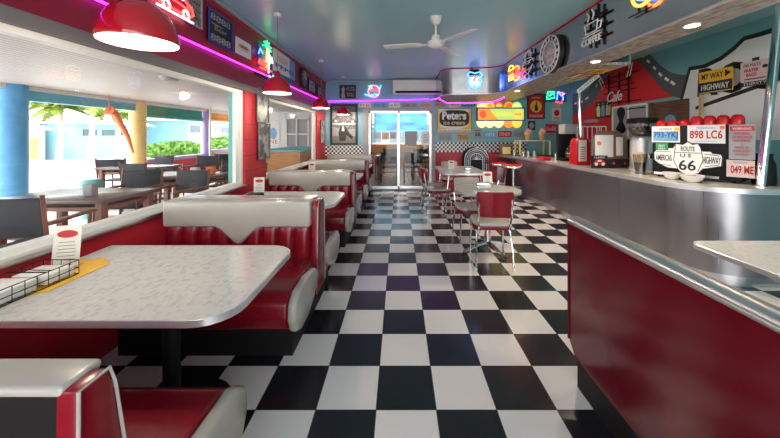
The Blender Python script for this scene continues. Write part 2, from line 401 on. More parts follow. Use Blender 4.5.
# unseen wall added behind the camera, its wide opening sized to let daylight in
struct(bx('wall_near_added', (XL-.14, YN-.12, 2.6), (XR+.1, YN, ZC), 'mintwall'))
struct(bx('wall_near_left_added', (XL-.14, YN-.12, 0), (-1.3, YN, 2.6), 'mintwall'))
struct(bx('wall_near_right_added', (3.4, YN-.12, 0), (XR+.1, YN, 2.6), 'mintwall'))
# right wall
struct(bx('wall_right', (XR, 2.2, 0), (XR+.12, YB, ZC), 'muralteal'))
struct(bx('wall_right_near', (XR, YN, 0), (XR+.12, 2.2, ZC), 'muralteal'))

# stainless bulkhead above the counter
def arc(cx, cy, r, a0, a1, n=8): return [(cx+r*math.cos(math.radians(a0+(a1-a0)*k/n)), cy+r*math.sin(math.radians(a0+(a1-a0)*k/n))) for k in range(n+1)]
path = [(.90, YB-.002), (.90, 6.9)] + arc(1.15, 6.85, .25, 180, 262, 8) + arc(1.68, 6.10, .38, 82, 0, 10)[0:] + [(2.06, 5.6), (2.06, YN)]
path = [(.90, YB-.002), (.90, 6.9)] + arc(1.15, 6.80, .25, 180, 265, 8) + [(1.4, 6.52), (1.65, 6.48)] + arc(1.70, 6.10, .36, 85, 0, 10) + [(2.06, 5.6), (2.06, YN)]
SZ = 2.225
bh = thing('bulkhead', None, None, (1.6, 6.6, SZ)); bh['kind'] = 'structure'
mb = MB(); A = [mb.bm.verts.new((x, y, SZ)) for x, y in path]; B = [mb.bm.verts.new((x, y, ZC)) for x, y in path]
for i in range(len(path)-1): mb.bm.faces.new((A[i], A[i+1], B[i+1], B[i]))
mb.build('fascia', 'steel', bh, angle=60)
mb = MB(); mb.prism([(x+.002, y, SZ) for x, y in path] + [(2.40, YN, SZ), (2.40, 3.75, SZ), (2.75, 3.75, SZ), (2.75, YB-.002, SZ)], (0,0,.03)); mb.build('soffit', 'stone', bh, smooth=False)
mb = MB(); mb.box((2.385, YN, SZ+.03), (2.40, 3.75, ZC)); mb.box((2.735, 3.75, SZ+.03), (2.75, YB-.002, ZC)); mb.build('inner_face', 'muralteal', bh, smooth=False)
mb = MB(); mb.tube([(x-.008, y-.006, SZ+.008) for x, y in path], .012, 6); mb.build('lower_rail', 'alu', bh)
mb = MB(); mb.tube([(x-.006, y-.006, ZC-.008) for x, y in path], .009, 6); mb.build('upper_trim', 'redplastic', bh)
for Yd in (3.58, 2.40, 5.95, 1.1):
    t = thing('downlight', {3.58:'warm round downlight in the stone soffit above the coffee grinder', 2.40:'warm round downlight in the stone soffit nearest the camera', 5.95:'warm round downlight at the far bend of the stone soffit', 1.1:'warm round downlight of the soffit beyond the top right'}[Yd], 'downlight', (2.225, Yd, SZ-.002), 'downlights in the bulkhead soffit')
    MB().lathe((2.225, Yd, SZ-.008), [(.055,.008),(.055,0),(.045,0),(.045,.008)], 20).build('rim', 'white', t)
    MB().lathe((2.225, Yd, SZ-.004), [(0,0),(.044,0),(.044,.003)], 20).build('lens', 'dl', t)
    l = bpy.data.lights.new('downlight_beam', 'SPOT'); l.energy = 75 if Yd > 3 else 32; l.color = (1,.82,.62); l.spot_size = 2.2; l.spot_blend = .7; l.shadow_soft_size = .05
    lo = bpy.data.objects.new('downlight_beam', l); col.objects.link(lo); lo.location = (2.225, Yd, SZ-.02)

# ================================================================ BOOTHS
X0, X1 = -1.77, -.64      # bench length (wall side to aisle side), bench built with centre line at y = 0
def seat_profile(s):       # rounded waterfall seat, y away from the back
    return [(s*y, z) for y, z in ((.06,.20),(.56,.20),(.64,.25),(.675,.33),(.665,.41),(.60,.455),(.45,.468),(.06,.455))]
def make_bench(sides, label):
    root = thing('booth_bench', label, 'booth bench', (0,0,0), 'booths along the window wall')
    ya = .50 if 1 in sides else .06; yb = -.50 if -1 in sides else -.06
    MB().box((X0, yb, 0), (X1-.03, ya, .20)).build('plinth', 'blackmat', root)
    if len(sides) == 2: MB().box((X0, -.035, .2), (X1, .035, .87)).build('back_core', 'vinylpanel', root)
    else: MB().box((X0, sides[0]*.042, .2), (X1, sides[0]*.086, .893)).build('back_core', 'blackmat', root)
    y0, y1 = (-.10 if -1 in sides else .04), (.10 if 1 in sides else -.04)
    if len(sides) == 1 and sides[0] == 1: y1 = .115
    if len(sides) == 1 and sides[0] == -1: y0 = -.115
    # aisle end panel, tapering upwards, with piping
    pr = [(y0-.03,.2),(y1+.03,.2),(y1+.02,.5),(y1,.84),(y1-.03,.885),(y0+.03,.885),(y0,.84),(y0-.02,.5)]
    if len(sides) == 1: pr = [(sides[0]*y, z) for y, z in ((.036,.2),(.16,.2),(.155,.60),(.14,.72),(.118,.86),(.105,.898),(.04,.898))]
    ep = MB().prism([(X1-.02, y, z) for y, z in pr], (.045,0,0), .008).build('end_panel', 'vinyl', root)
    MB().tube([(X1+.027, y, z) for y, z in pr], .0035, 6, True).build('piping', 'cream', ep)
    for s in sides:
        MB().prism([(X0, y, z) for y, z in seat_profile(s)], (X1-X0-.005,0,0), .018, 3).build('seat', 'vinyl', root)
        # cream padded seat end on the aisle side
        pe = [(s*y, z) for y, z in ((.15,.385),(.22,.44),(.40,.468),(.60,.462),(.675,.41),(.685,.32),(.64,.235),(.54,.195),(.40,.20),(.27,.25),(.18,.32))]
        MB().prism([(X1-.004, y, z) for y, z in pe], (.052,0,0), .020, 3).build('seat_end_pad', 'cream', root)
        MB().prism([(X1-.03, s*y, z) for y, z in ((.08,.2),(.5,.2),(.3,.3),(.13,.45),(.08,.45))], (.03,0,0), .004).build('seat_side', 'vinyl', root)
        # channelled burgundy backrest
        mb = MB(); nx, nz = 72, 8; V = []
        L_ = X1-.03-X0
        for j in range(nz+1):
            row = []
            for i in range(nx+1):
                x = X0+L_*i/nx; f = j/nz; z = .44+.30*f
                ch = abs(math.sin(PI*9*i/nx)); y = .085+.045*(ch**.45)*math.sin(PI*min(1,max(0,.08+.92*f)))**.4 - .0*f
                row.append(mb.bm.verts.new((x, s*y, z)))
            V.append(row)
        for j in range(nz):
            for i in range(nx): mb.bm.faces.new((V[j][i], V[j][i+1], V[j+1][i+1], V[j+1][i]))
        mb.build('backrest', 'vinyl', root, angle=70)
        MB().box((X0, s*(.03 if len(sides)==2 else .08), .44), (X1-.03, s*.088, .80)).build('back_padding', 'vinyl', root)
        # cream head roll with the V point
        xm_ = (X0+X1)/2-.0
        P = [(X0,.70),(xm_-.17,.70),(xm_-.13,.68),(xm_-.03,.585),(xm_,.572),(xm_+.03,.585),(xm_+.13,.68),(xm_+.17,.70),(X1-.022,.70),(X1-.022,.895),(X0,.895)]
        MB().prism([(x, s*(.035 if len(sides)==2 else .07), z) for x, z in P], (0,s*(.10 if len(sides)==2 else .055),0), .02, 4).build('headrest', 'cream', root)
    if len(sides) == 1:
        s = sides[0]
        MB().box((X0, min(s*.038,s*.125), .885), (X1-.005, max(s*.038,s*.125), .906), .009, 4).build('top_roll', 'cream', root)
    else:
        MB().box((X0, -.06, .85), (X1-.022, .06, .898), .02, 3).build('top_roll', 'cream', root)
    return root
put(make_bench([1], 'burgundy booth bench with black back nearest the camera, bottom left corner'), (0, .565, 0))
b2 = put(make_bench([-1, 1], 'double burgundy booth bench just behind the front marble table'), (0, 2.49, 0))
put(copy_tree(b2), (0, 4.41, 0), 0, 'double burgundy booth bench behind the second marble table, second row of V headrests')
put(copy_tree(b2), (0, 6.30, 0), 0, 'double burgundy booth bench third back, in front of the last window')
put(make_bench([-1], 'single burgundy booth bench against the back wall under the checkered strip'), (0, 7.87, 0))

TZ = .72
def rrect(x0, y0, x1, y1, r, z, corners=(1,1,1,1), n=6):
    P = []
    for (cx, cy, a, on) in ((x1-r, y1-r, 0, corners[0]), (x0+r, y1-r, 90, corners[1]), (x0+r, y0+r, 180, corners[2]), (x1-r, y0+r, 270, corners[3])):
        if on: P += [(cx+r*math.cos(math.radians(a+90*k/n)), cy+r*math.sin(math.radians(a+90*k/n)), z) for k in range(n+1)]
        else: P.append((cx+(r if a in (0,270) else -r), cy+(r if a in (0,90) else -r), z))
    return P
def make_booth_table(label):      # top centre at origin in y
    t = thing('booth_table', label, 'table', (0,0,0), 'marble booth tables')
    x0, x1 = -1.74, -.625
    tt = MB().prism(rrect(x0, -.385, x1, .385, .14, TZ-.028, (1,0,0,1)), (0,0,.028)).build('tabletop', 'marble', t, smooth=False)
    mb = MB()
    for k in range(4):
        q = rrect(x0-.003, -.388, x1+.003, .388, .143, TZ-.004-.0068*k, (1,0,0,1)); mb.tube(q, .0042, 6, True)
    mb.build('ribbed_edge', 'rib', tt)
    MB().lathe((-1.1,0,0), [(0,0),(.27,0),(.27,.015),(.05,.05),(.04,.08)], 24).cyl((-1.1,0,.05), (-1.1,0,TZ-.03), .038).build('pedestal', 'blackmat', t)
    MB().box((-1.3,-.2,TZ-.045), (-.9,.2,TZ-.028)).build('top_plate', 'blackmat', t)
    return t
t1 = put(make_booth_table('large front marble table with ribbed chrome edge by the window'), (0, 1.53, 0))
put(copy_tree(t1), (0, 3.36, 0), 0, 'second marble booth table, between the two nearest double benches')
put(copy_tree(t1), (0, 5.22, 0), 0, 'third marble booth table, partly hidden behind a double bench')
put(copy_tree(t1), (0, 6.98, 0), 0, 'last marble booth table before the back wall')

# menu holders, napkin basket, placemat
def menu_card(x, y, z, w, h, label, rz, badge=True):
    t = thing('menu_card', label, 'menu', (0,0,0), 'menu cards on tables')
    pl = Plane((-w/2, 0, .0), (1,0,0), (0,.12,1))
    mb = MB(); pl.rect(mb, 0,0,w,h,0,.003); mb.build('card', 'paper', t, smooth=False)
    MB().box((-w/2,-.02,0),(w/2,.03,.012), .003).build('foot', 'drinkglass', t)
    mb = MB(); pl.poly(mb, ell(w/2, h*.8, w*.38, h*.09), .003, .0036); mb.build('red_badge', 'redink', t, smooth=False)
    mb = MB()
    for k in range(6): ww = w*random.uniform(.2,.36); pl.rect(mb, w/2-ww, h*(.6-.08*k), w/2+ww, h*(.615-.08*k), .003, .0034)
    mb.build('small_print', 'inkgrey', t, smooth=False)
    put(t, (x, y, z), rz); return t
def at(x, y, z): Y = (H-z)*F/(y-CY); return Vector(((x-CX)/F*Y, Y, z))
menu_card(-1.68, 1.59, TZ, .115, .21, 'cream menu card with red badge behind the napkin basket', .25)
menu_card(-1.55, 3.50, TZ, .11, .20, 'cream menu card standing on the second marble table', .3)
menu_card(-1.50, 5.45, TZ, .11, .20, 'cream menu card on the third marble table', .3)
t = thing('napkin_basket', 'black wire basket of paper napkins on the front marble table', 'basket', (-1.62,1.34,TZ))
bx0, bx1, by0, by1 = -1.71, -1.54, 1.17, 1.52
mb = MB()
for z in (TZ+.005, TZ+.035, TZ+.07): mb.tube([(bx0,by0,z),(bx1,by0,z),(bx1,by1,z),(bx0,by1,z)], .0022, 6, True)
for k in range(9):
    y = by0+(by1-by0)*k/8
    for x in (bx0, bx1): mb.tube([(x,y,TZ+.005),(x,y,TZ+.07)], .0015, 5)
    if k % 2 == 0: mb.tube([(bx0,y,TZ+.005),(bx1,y,TZ+.005)], .0015, 5)
for k in range(1,4):
    x = bx0+(bx1-bx0)*k/4
    for y in (by0, by1): mb.tube([(x,y,TZ+.005),(x,y,TZ+.07)], .0015, 5)
mb.tube([(bx0,1.38,TZ+.07),(bx1,1.38,TZ+.07)], .003, 6); mb.tube([(bx0,1.35,TZ+.07),((bx0+bx1)/2,1.36,TZ+.09),(bx1,1.40,TZ+.07)], .002, 6)
mb.build('wire_frame', 'blackmat', t)
for k, (a, b, hh) in enumerate(((1.20,1.355,.058),(1.385,1.51,.05))):
    tag(MB().box((bx0+.008,a,TZ+.009), (bx1-.008,b,TZ+hh), .006).build('napkin_stack', 'whiteink'), ['larger stack of white napkins in the near half of the wire basket','smaller stack of white napkins in the far half of the wire basket'][k], 'napkins', 'napkins in the basket')
pm = at(62,262,TZ)
tag(MB().prism([(-1.72,1.28,TZ+.001),(-1.50,1.34,TZ+.001),(-1.50,1.64,TZ+.001),(-1.60,1.72,TZ+.001),(-1.72,1.68,TZ+.001)], (0,0,.0015)).build('paper_flyer', 'yellow', smooth=False), 'yellow paper flyer lying under the napkin basket', 'flyer')
tag(MB().box((-1.6,3.2,TZ), (-1.46,3.42,TZ+.05), .004).build('napkin_holder', 'blackmat'), 'black napkin holder on the second marble table', 'napkin holder')

# pendant lamps
def make_pendant(label, X, Y, z):
    t = thing('pendant_lamp', label, 'pendant lamp', (0,0,0), 'red dome pendant lamps')
    pr = [(.155,0),(.157,.010),(.153,.045),(.139,.09),(.112,.138),(.075,.172),(.042,.188),(.034,.192)]
    sh_ = MB().lathe((0,0,0), pr, 40).build('shade', 'lampred', t, angle=60)
    MB().lathe((0,0,0), [(r-.004, zz+.001) for r, zz in pr[:-1]] + [(0,.186)], 40).build('shade_lining', 'lampin', sh_, angle=60)
    MB().lathe((0,0,0), [(.034,.186),(.034,.22),(.024,.245),(.008,.258)], 20).build('cap', 'lampred', t)
    MB().sphere((0,0,.09), .03).build('bulb', 'bulb', t)
    zz = ZC-z
    MB().tube([(0,0,.25),(0,0,zz)], .004, 6).build('cord', 'cord', t)
    MB().lathe((0,0,zz), [(0,-.03),(.045,-.03),(.05,0)], 20).build('ceiling_rose', 'white', t)
    l = bpy.data.lights.new('pendant_light', 'POINT'); l.energy = 14; l.color = (1,.85,.65); l.shadow_soft_size = .04
    lo = bpy.data.objects.new('pendant_light', l); col.objects.link(lo); lo.location = (X, Y, z-.03)
    return put(t, (X, Y, z))
make_pendant('largest red dome pendant lamp, nearest the camera above the front table', -1.20, 1.46, 1.815)
make_pendant('second red dome pendant lamp from the front, before the brick pier', -1.385, 3.60, 1.865)
make_pendant('third red dome pendant lamp, above the third booth table', -1.44, 5.85, 1.885)
make_pendant('smallest red dome pendant lamp in front of the framed photograph', -1.32, 7.45, 1.87)

# ceiling fan
t = thing('ceiling_fan', 'white three blade ceiling fan hanging from the teal ceiling', 'ceiling fan', (.43,3.7,2.45))
fc = Vector((.43,3.7,0))
MB().lathe(fc+Vector((0,0,ZC)), [(0,-.09),(.03,-.09),(.055,-.06),(.07,-.01),(.07,0)], 20).build('canopy', 'fanwhite', t)
MB().cyl(fc+Vector((0,0,2.53)), fc+Vector((0,0,ZC-.08)), .013).build('downrod', 'fanwhite', t)
MB().lathe(fc, [(0,2.40),(.04,2.405),(.085,2.43),(.10,2.46),(.095,2.485),(.055,2.50),(.045,2.55),(.02,2.565),(.0,2.565)], 28).build('motor', 'fanwhite', t)
for a in (168, -57, 58):
    R4 = Matrix.Translation(fc+Vector((0,0,2.45))) @ Matrix.Rotation(math.radians(a), 4, 'Z') @ Matrix.Rotation(math.radians(10), 4, 'X')
    mb = MB(); mb.box((.08,-.02,-.006),(.2,.02,0),M4=R4); mb.box((.17,-.055,-.001),(.62,.055,.006),.002,M4=R4); mb.build('blade', 'fanwhite', t)

# air conditioner
t = thing('air_conditioner', 'long white wall air conditioner above the sliding door', 'air conditioner', ((BX(393)+BX(442))/2,YB-.1,2.40))
MB().box((BX(393), YB-.24, 2.40), (BX(442), YB-.006, 2.745), .02, 3).build('casing', 'white', t)
MB().box((BX(395.5), YB-.245, 2.415), (BX(437), YB-.238, 2.47), .002).build('outlet_slot', 'blackmat', t)
MB().box((BX(392.5)+.02, YB-.243, 2.50), (BX(442)-.02, YB-.239, 2.505)).build('seam', 'grey', t)

# ================================================================ NEON & DECOR
def ntube(pl, pts, r, m, parent, name='neon_tube', d=.04, closed=False):
    return MB().tube([pl.p(a, b, d) for a, b in pts], r, 6, closed).build(name, m, parent)
# purple strip: along left wall, back wall, around the bulkhead
o = MB().tube([(XL+.03, YN+.2, 2.205), (XL+.03, YB-.06, 2.205)], .010, 8).build('neon_strip', 'purple'); tag(o, 'purple neon strip along the burgundy wall above the windows', 'neon light')
o = MB().tube([(XL+.06, YB-.04, 2.225), (.75, YB-.04, 2.285)], .012, 8).build('neon_strip', 'purple'); tag(o, 'purple neon strip across the back wall above the sliding door', 'neon light')
pn = [(x-.02, y-.03) for x, y in path[1:-2]]
o = MB().tube([(.80, YB-.06, 2.27)]+[(x-.01, y, max(2.05, 2.19-.02*i)) for i, (x, y) in enumerate(pn[:-7])]+[(x, y, 2.06+.012*i) for i, (x, y) in enumerate(pn[-7:-1])], .013, 8).build('neon_strip', 'purple'); tag(o, 'curved purple neon strip under the stainless bulkhead', 'neon light')

# left wall posters (plane facing +x)
def lsign(name, label, cat, x0, x1, z0, z1, m, items=(), frame=None, **k):
    y0 = -XL*F/(CX-x0); y1 = -XL*F/(CX-x1)
    return sign(name, label, cat, Plane((XL+.002, y0, z0), UL), y1-y0, z1-z0, m, items, frame, **k)
def LZ(x, y): return H+(CY-y)*(-XL)/(CX-x)
lsign('poster', 'small dark framed poster at the top left above the big pendant lamp', 'poster', 106, 127, 2.32, 2.66, 'chalk', [('l',.15,.2,.85,.8,5,'whiteink')], 'ink')
lsign('poster', 'grey chalk lettered poster right of the neon car sign', 'poster', 185, 200, LZ(200,30), 2.66, 'chalk', [('t','SODAS\nSHAKES\nMALTS\nFLOATS',.5,.5,.8,.85,'papergrey')], 'grey', fw=.012)
lsign('poster', 'black poster with two rows of white emblems above the purple neon', 'poster', 206.5, 231, LZ(231,52), 2.62, 'ink',
      [('t','8888',.5,.82,.82,.22,'papergrey',.02),('t','Beer',.5,.5,.5,.16,'papergrey'),('r',.12,.59,.55,.62,'papergrey','rule_line'),('t','8888',.5,.18,.82,.22,'papergrey',.02)], 'blueink', fw=.015)
lsign('picture', 'white picture of a hot dog on a plate left of the palm neon', 'picture', 235, 250, LZ(250,60), LZ(235,36), 'whiteink', [('e',.5,.5,.42,.22,'pinksign','plate'),('e',.5,.58,.36,.12,'tan','bun'),('e',.5,.52,.3,.06,'redink','sausage')])
lsign('poster', 'narrow dark blue poster half hidden behind the palm neon', 'poster', 257, 270, LZ(270,73), LZ(270,50), 'blueink', [('l',.2,.2,.8,.8,6,'skyink')])
lsign('tin_sign', 'tall white and blue soft drink tin sign on burgundy wall', 'sign', 272, 294, LZ(294,86), LZ(272,47), 'papergrey',
      [('r',0,0,1,1,'whiteink','white_ground'),('r',.72,0,1,1,'skyink','blue_edge'),('e',.4,.72,.24,.12,'pinksign','bottle_top'),('t','PEPSI',.5,.45,.82,.15,'blueink',.02),('r',.0,.0,1,.2,'blueink','blue_foot')])
yy = -XL*F/(CX-302)
t = thing('wall_clock', 'round black wall clock on the burgundy wall past the soft drink sign', 'clock', (XL+.02, yy, 2.32))
pl = Plane((XL+.002, yy, 2.47), UL)
mb = MB(); pl.poly(mb, ell(0,0,.2,.2,32), .001, .05); mb.build('case', 'ink', t); mb = MB(); pl.poly(mb, ell(0,0,.15,.15,32), .05, .055); mb.build('dial', 'chalk', t)
mb = MB(); pl.rect(mb,-.008,0,.008,.12,.056,.06); pl.rect(mb,0,-.008,.09,.008,.056,.06); mb.build('hand', 'whiteink', t)
lsign('tin_sign', 'small pale framed sign beside the round black clock', 'sign', 307.5, 314.5, 2.28, 2.55, 'papergrey', [('t','GAS\n66',.5,.5,.7,.7,'blueink')], 'ink')
lsign('poster', 'small dark poster at the far end of the burgundy wall', 'poster', 316.5, 321.5, 2.27, 2.54, 'chalk', [('l',.2,.2,.8,.8,4,'papergrey')], 'ink')
lsign('photograph', 'upper black and white portrait on the red pier between windows', 'photograph', 255.5, 267.5, LZ(267,123), LZ(256,87), 'photo', frame='inkgrey', fw=.012)
lsign('photograph', 'lower black and white photograph on the red pier between windows', 'photograph', 257, 268.7, LZ(268,158), LZ(268,124), 'photo', frame='inkgrey', fw=.012)
lsign('photograph', 'narrow dark photograph on the red pier past the last window', 'photograph', 320, 324, 1.2, 1.75, 'photo', frame='inkgrey', fw=.012)

# neon car on left wall
pl = Plane((XL+.002, 2.36, 2.355), UL)
t = thing('neon_sign', 'glowing neon car sign in red and blue beside the big pendant lamp', 'neon sign', pl.p(.25,0,.03))
ntube(pl, [(a_*.8,b_*.8) for a_,b_ in [(0,.10),(.02,.17),(.12,.20),(.20,.26),(.32,.27),(.40,.20),(.50,.17),(.52,.10),(.46,.06),(.1,.06),(.03,.06)]], .009, 'nred', t, closed=True)
ntube(pl, [(a_*.8,b_*.8) for a_,b_ in [(.04,.13),(.15,.155),(.3,.15),(.46,.13)]], .009, 'nred', t); ntube(pl, [(a_*.8,b_*.8) for a_,b_ in [(.18,.20),(.24,.245),(.33,.24),(.36,.20)]], .009, 'nblue', t)
for c in (.12,.40): ntube(pl, [(a_*.8,b_*.8) for a_,b_ in ell(c,.065,.045,.045,12)], .009, 'nwhite', t, closed=True)
ntube(pl, [(a_*.8,b_*.8) for a_,b_ in [(-.02,.21),(.06,.24),(.14,.29)]], .009, 'nwhite', t); ntube(pl, [(a_*.8,b_*.8) for a_,b_ in [(0,.02),(.52,.02)]], .009, 'nwhite', t)
mb = MB(); [mb.cyl(pl.p(a*.8,b*.8,0), pl.p(a*.8,b*.8,.04), .005) for a,b in ((.1,.06),(.4,.06),(.26,.26))]; mb.build('standoff', 'blackmat', t)
# neon palm bottle
y0 = -XL*F/(CX-254); pl = Plane((XL+.002, y0-.03, 1.98+.22), UL)
pl = Plane((XL+.002, 4.02, 2.19), UL)
t = thing('neon_sign', 'glowing neon palm tree sign with red and white lettering on burgundy wall', 'neon sign', pl.p(.25,0,.03))
for a in (20, 60, 100, 140, 175, -10): ca, sa = math.cos(math.radians(a)), math.sin(math.radians(a)); ntube(pl, [(.32,.40),(.32+.07*ca,.41+.07*sa),(.32+.13*ca,.39+.1*sa)], .010, 'ngreen', t)
ntube(pl, [(.32,.40),(.30,.28),(.29,.12)], .010, 'nyellow', t); ntube(pl, [(.36,.38),(.37,.2),(.36,.06)], .010, 'nwhite', t)
for k in range(3): ntube(pl, [(.06+.1*k,.13),(.09+.1*k,.19),(.12+.1*k,.13),(.15+.1*k,.17)], .012, 'nred', t)
ntube(pl, [(.1,.08),(.45,.10)], .012, 'nred', t); ntube(pl, [(.40,.32),(.44,.25),(.41,.2),(.47,.3),(.5,.22)], .009, 'nwhite', t); ntube(pl, [(.38,.03),(.48,.0),(.52,.06)], .009, 'ncyan', t)
ntube(pl, [(.05,.25),(.1,.33),(.18,.28)], .008, 'nblue', t)
mb = MB(); pl.rect(mb, .02,-.02,.54,.02,.0,.03); mb.build('transformer_box', 'blackmat', t, smooth=False)

# back wall decor
def bsign(name, label, cat, x0, y0, x1, y1, m, items=(), frame=None, Y=YB-.005, **k):
    p, w, h = bplane(x0, y1, x1, y0, Y); return sign(name, label, cat, p, w, h, m, items, frame, **k)
bsign('framed_photograph', 'large black framed photo of a person sitting on a classic car', 'photograph', 330.5,104,357.5,145, 'papergrey',
      [('r',.07,.05,.93,.22,'inkgrey','ground_tone'),('r',.07,.80,.93,.95,'chalk','sky_tone'),
       ('p',[(.07,.46),(.07,.62),(.22,.70),(.5,.72),(.8,.70),(.93,.60),(.93,.40),(.5,.36)],'chalk','car_body'),
       ('p',[(.2,.70),(.3,.80),(.72,.80),(.84,.70)],'ink','windscreen'),('r',.07,.50,.93,.53,'whiteink','chrome_trim'),('e',.2,.58,.05,.025,'whiteink','headlight'),('e',.82,.57,.05,.025,'whiteink','headlight'),
       ('p',[(.34,.10),(.30,.30),(.36,.44),(.48,.48),(.60,.42),(.70,.30),(.84,.20),(.80,.14),(.6,.24),(.56,.10)],'ink','seated_figure'),('e',.47,.52,.055,.035,'whiteink','face'),('p',[(.42,.34),(.44,.45),(.50,.45),(.52,.34)],'whiteink','shirt')], 'ink', fw=.05)
bsign('picture', 'small black picture of a singer beside white lettering, above framed photo', 'picture', 339.5,85,356,98.5, 'ink', [('p',[(.1,.05),(.16,.5),(.12,.7),(.25,.9),(.34,.7),(.3,.45),(.36,.05)],'papergrey','figure'),('t','ROCK\nROLL',.68,.5,.48,.7,'papergrey')])
pl, w_, h_ = bplane(365,98.5,381,84.5)
t = thing('neon_sign', 'round pink and cyan neon sign on the back wall left of air conditioner', 'neon sign', pl.p(w_/2,0,.03))
ntube(pl, [(w_*.56+.14*math.cos(a*.33), h_*.5+.15*math.sin(a*.33)) for a in range(20)], .011, 'npink', t, closed=True)
ntube(pl, [(.0,.10),(.12,.06),(.25,.10),(.34,.09)], .013, 'ncyan', t); ntube(pl, [(.15,.19),(.2,.24),(.24,.19),(.29,.24),(.33,.19)], .014, 'nred', t)
ntube(pl, [(.08,.30),(.16,.32),(.18,.26),(.1,.24)], .011, 'ngreen', t); ntube(pl, [(.3,.3),(.38,.24),(.4,.33)], .011, 'ncyan', t)
mb = MB(); mb.cyl(pl.p(w_*.6,.34,.03), pl.p(w_*.6,.5,.03), .004); mb.build('hanger', 'blackmat', t)
# licence plates above the door
pls = [(359,371,'paper','RT 66','redink','white licence plate with red characters, leftmost above the door'),(373,386,'skyink','USA 58','blueink','pale blue licence plate second above the sliding door'),
       (389,400,'paper','66 ARZ','inkgrey','grey licence plate third above the sliding door'),(402,417,'papergrey','LAK 77','ink','dark licence plate with pale edge fourth above the door'),(420,431,'tan','OUTLAW','redink','tan and red licence plate fifth above the door')]
for x0,x1,m,s,im,lb in pls: bsign('licence_plate', lb, 'licence plate', x0,102.8,x1,107.6, m, [('t',s,.5,.5,.8,.6,im)], group='licence plates above the sliding door')
for x0,x1,y0,y1,m,s,im,lb in ((434.5,446,102,107.5,'papergrey','HAWAII','redink','grey licence plate with red letters above the ice cream sign'),(449,460,102,107.2,'pinksign','MAINE','redink','pinkish licence plate second above the ice cream sign'),(462,475,100.5,106.5,'blueink','KANSAS','whiteink','dark blue licence plate right of the pinkish one'),
    (438.5,451.5,133.5,141,'papergrey','ROUTE 66','inkgrey','grey plate under the left half of the ice cream sign'),(456.5,469,133.5,141,'tan','TEXAS','ink','brown plate under the right half of the ice cream sign'),
    (484,496,131.5,138,'skyink','VISTA','whiteink','pale blue plate under the glowing fruit sign'),(498,511.5,131,137,'redink','DINER','paper','dark red plate under the glowing fruit sign'),(513.5,526,130.5,137,'papergrey','GARAGE','inkgrey','grey plate at the right end under the fruit sign')):
    bsign('licence_plate', lb, 'licence plate', x0,y0,x1,y1, m, [('t',s,.5,.5,.8,.55,im)], group='plates on the teal back wall')
bsign('shield_sign', 'grey metal 66 road shield between ice cream and fruit signs', 'sign', 474,128,481.5,139, 'papergrey', [('t','66',.5,.45,.7,.4,'ink',.02),('r',.1,.75,.9,.8,'ink','rule_line')])
bsign('ice_cream_sign', 'large ice cream sign, white script on black oval with yellow corners', 'sign', 437,108.5,471.5,133, 'paper',
      [('p',[(.0,.15),(.0,.95),(.08,.95),(.08,.25),(.35,.15)],'yellow','yellow_corner'),('p',[(.65,.15),(.92,.3),(.92,.95),(1,.95),(1,.15)],'yellow','yellow_corner'),
       ('p',[(.5+.43*(abs(math.cos(k*PI/20))**.55)*(1 if math.cos(k*PI/20)>0 else -1), .60+.33*(abs(math.sin(k*PI/20))**.55)*(1 if math.sin(k*PI/20)>0 else -1)) for k in range(40)],'ink','black_oval'),('t','Peters',.5,.71,.70,.34,'whiteink',.04),('t','ice cream',.5,.42,.62,.16,'paleyellow',.01),('t','THE HEALTH FOOD OF A NATION',.5,.07,.9,.08,'ink')], 'inkgrey', fw=.012)
# fruit light box
pl, w_, h_ = bplane(476.5,121,525,107.5, YB-.06)
t = thing('light_box', 'backlit fruit juice sign ringed by glowing citrus discs', 'light box', pl.p(w_/2,0))
mb = MB(); pl.rect(mb, 0,0,w_,h_,-.05,.0); mb.build('case', 'blueink', t, smooth=False)
mb = MB(); [pl.rect(mb,*q,0,.02) for q in ((0,0,w_,.03),(0,h_-.03,w_,h_),(0,.03,.03,h_-.03),(w_-.03,.03,w_,h_-.03))]; mb.build('frame', 'blueink', t, smooth=False)
mb = MB(); pl.rect(mb, .03,.03,w_-.03,h_-.03,0,.004); mb.build('lit_panel', 'menugreen', t, smooth=False)
mb = MB(); pl.poly(mb, [(.03,.03),(.03,h_-.03),(.33,h_-.03),(.42,h_*.5),(.5,.1),(.55,.03)],.004,.007); mb.build('orange_fruit_picture', 'lightorange', t, smooth=False)
mb = MB(); pl.poly(mb, ell(.16,h_*.5,.08,.1), .007,.009); mb.build('lit_fruit', 'lightred', t, smooth=False)
mb = MB(); pl.poly(mb, ell(w_-.17,h_*.5,.12,.11), .004,.008); mb.build('round_badge', 'lightyellow', t, smooth=False)
mb = MB(); pl.rect(mb, w_-.27,h_*.5-.02,w_-.07,h_*.5+.02,.008,.01); mb.build('badge_band', 'lightorange', t, smooth=False)
text('Juices', pl.p(w_*.56,h_*.5,.005), UB, UZ, .42, .16, 'lightyellow', t)
for k, (px, mm) in enumerate(((482,'lightyellow'),(490,'lightyellow'),(499,'lightred'),(509,'lightorange'),(517,'lightgreen'))):
    cxp = BX(px, YB-.06)-pl.o.x
    mb = MB(); pl.poly(mb, ell(cxp, h_+.0, .12, .14, 20, 0, PI), -.04, 0); mb.build('fruit_disc', mm, t, smooth=False)
    mb = MB(); pl.poly(mb, ell(cxp, h_+.02, .075, .08, 20, 0, PI), 0, .004); mb.build('fruit_flesh', ['lightcream','lightorange','lightyellow','lightred','lightcream'][k], t, smooth=False)
    mb = MB(); pl.poly(mb, ell(cxp, 0, .13, .17, 20, PI, 2*PI), -.04, 0); mb.build('fruit_disc', ['lightcream','lightcream','lightcream','lightorange','lightyellow'][k], t, smooth=False)
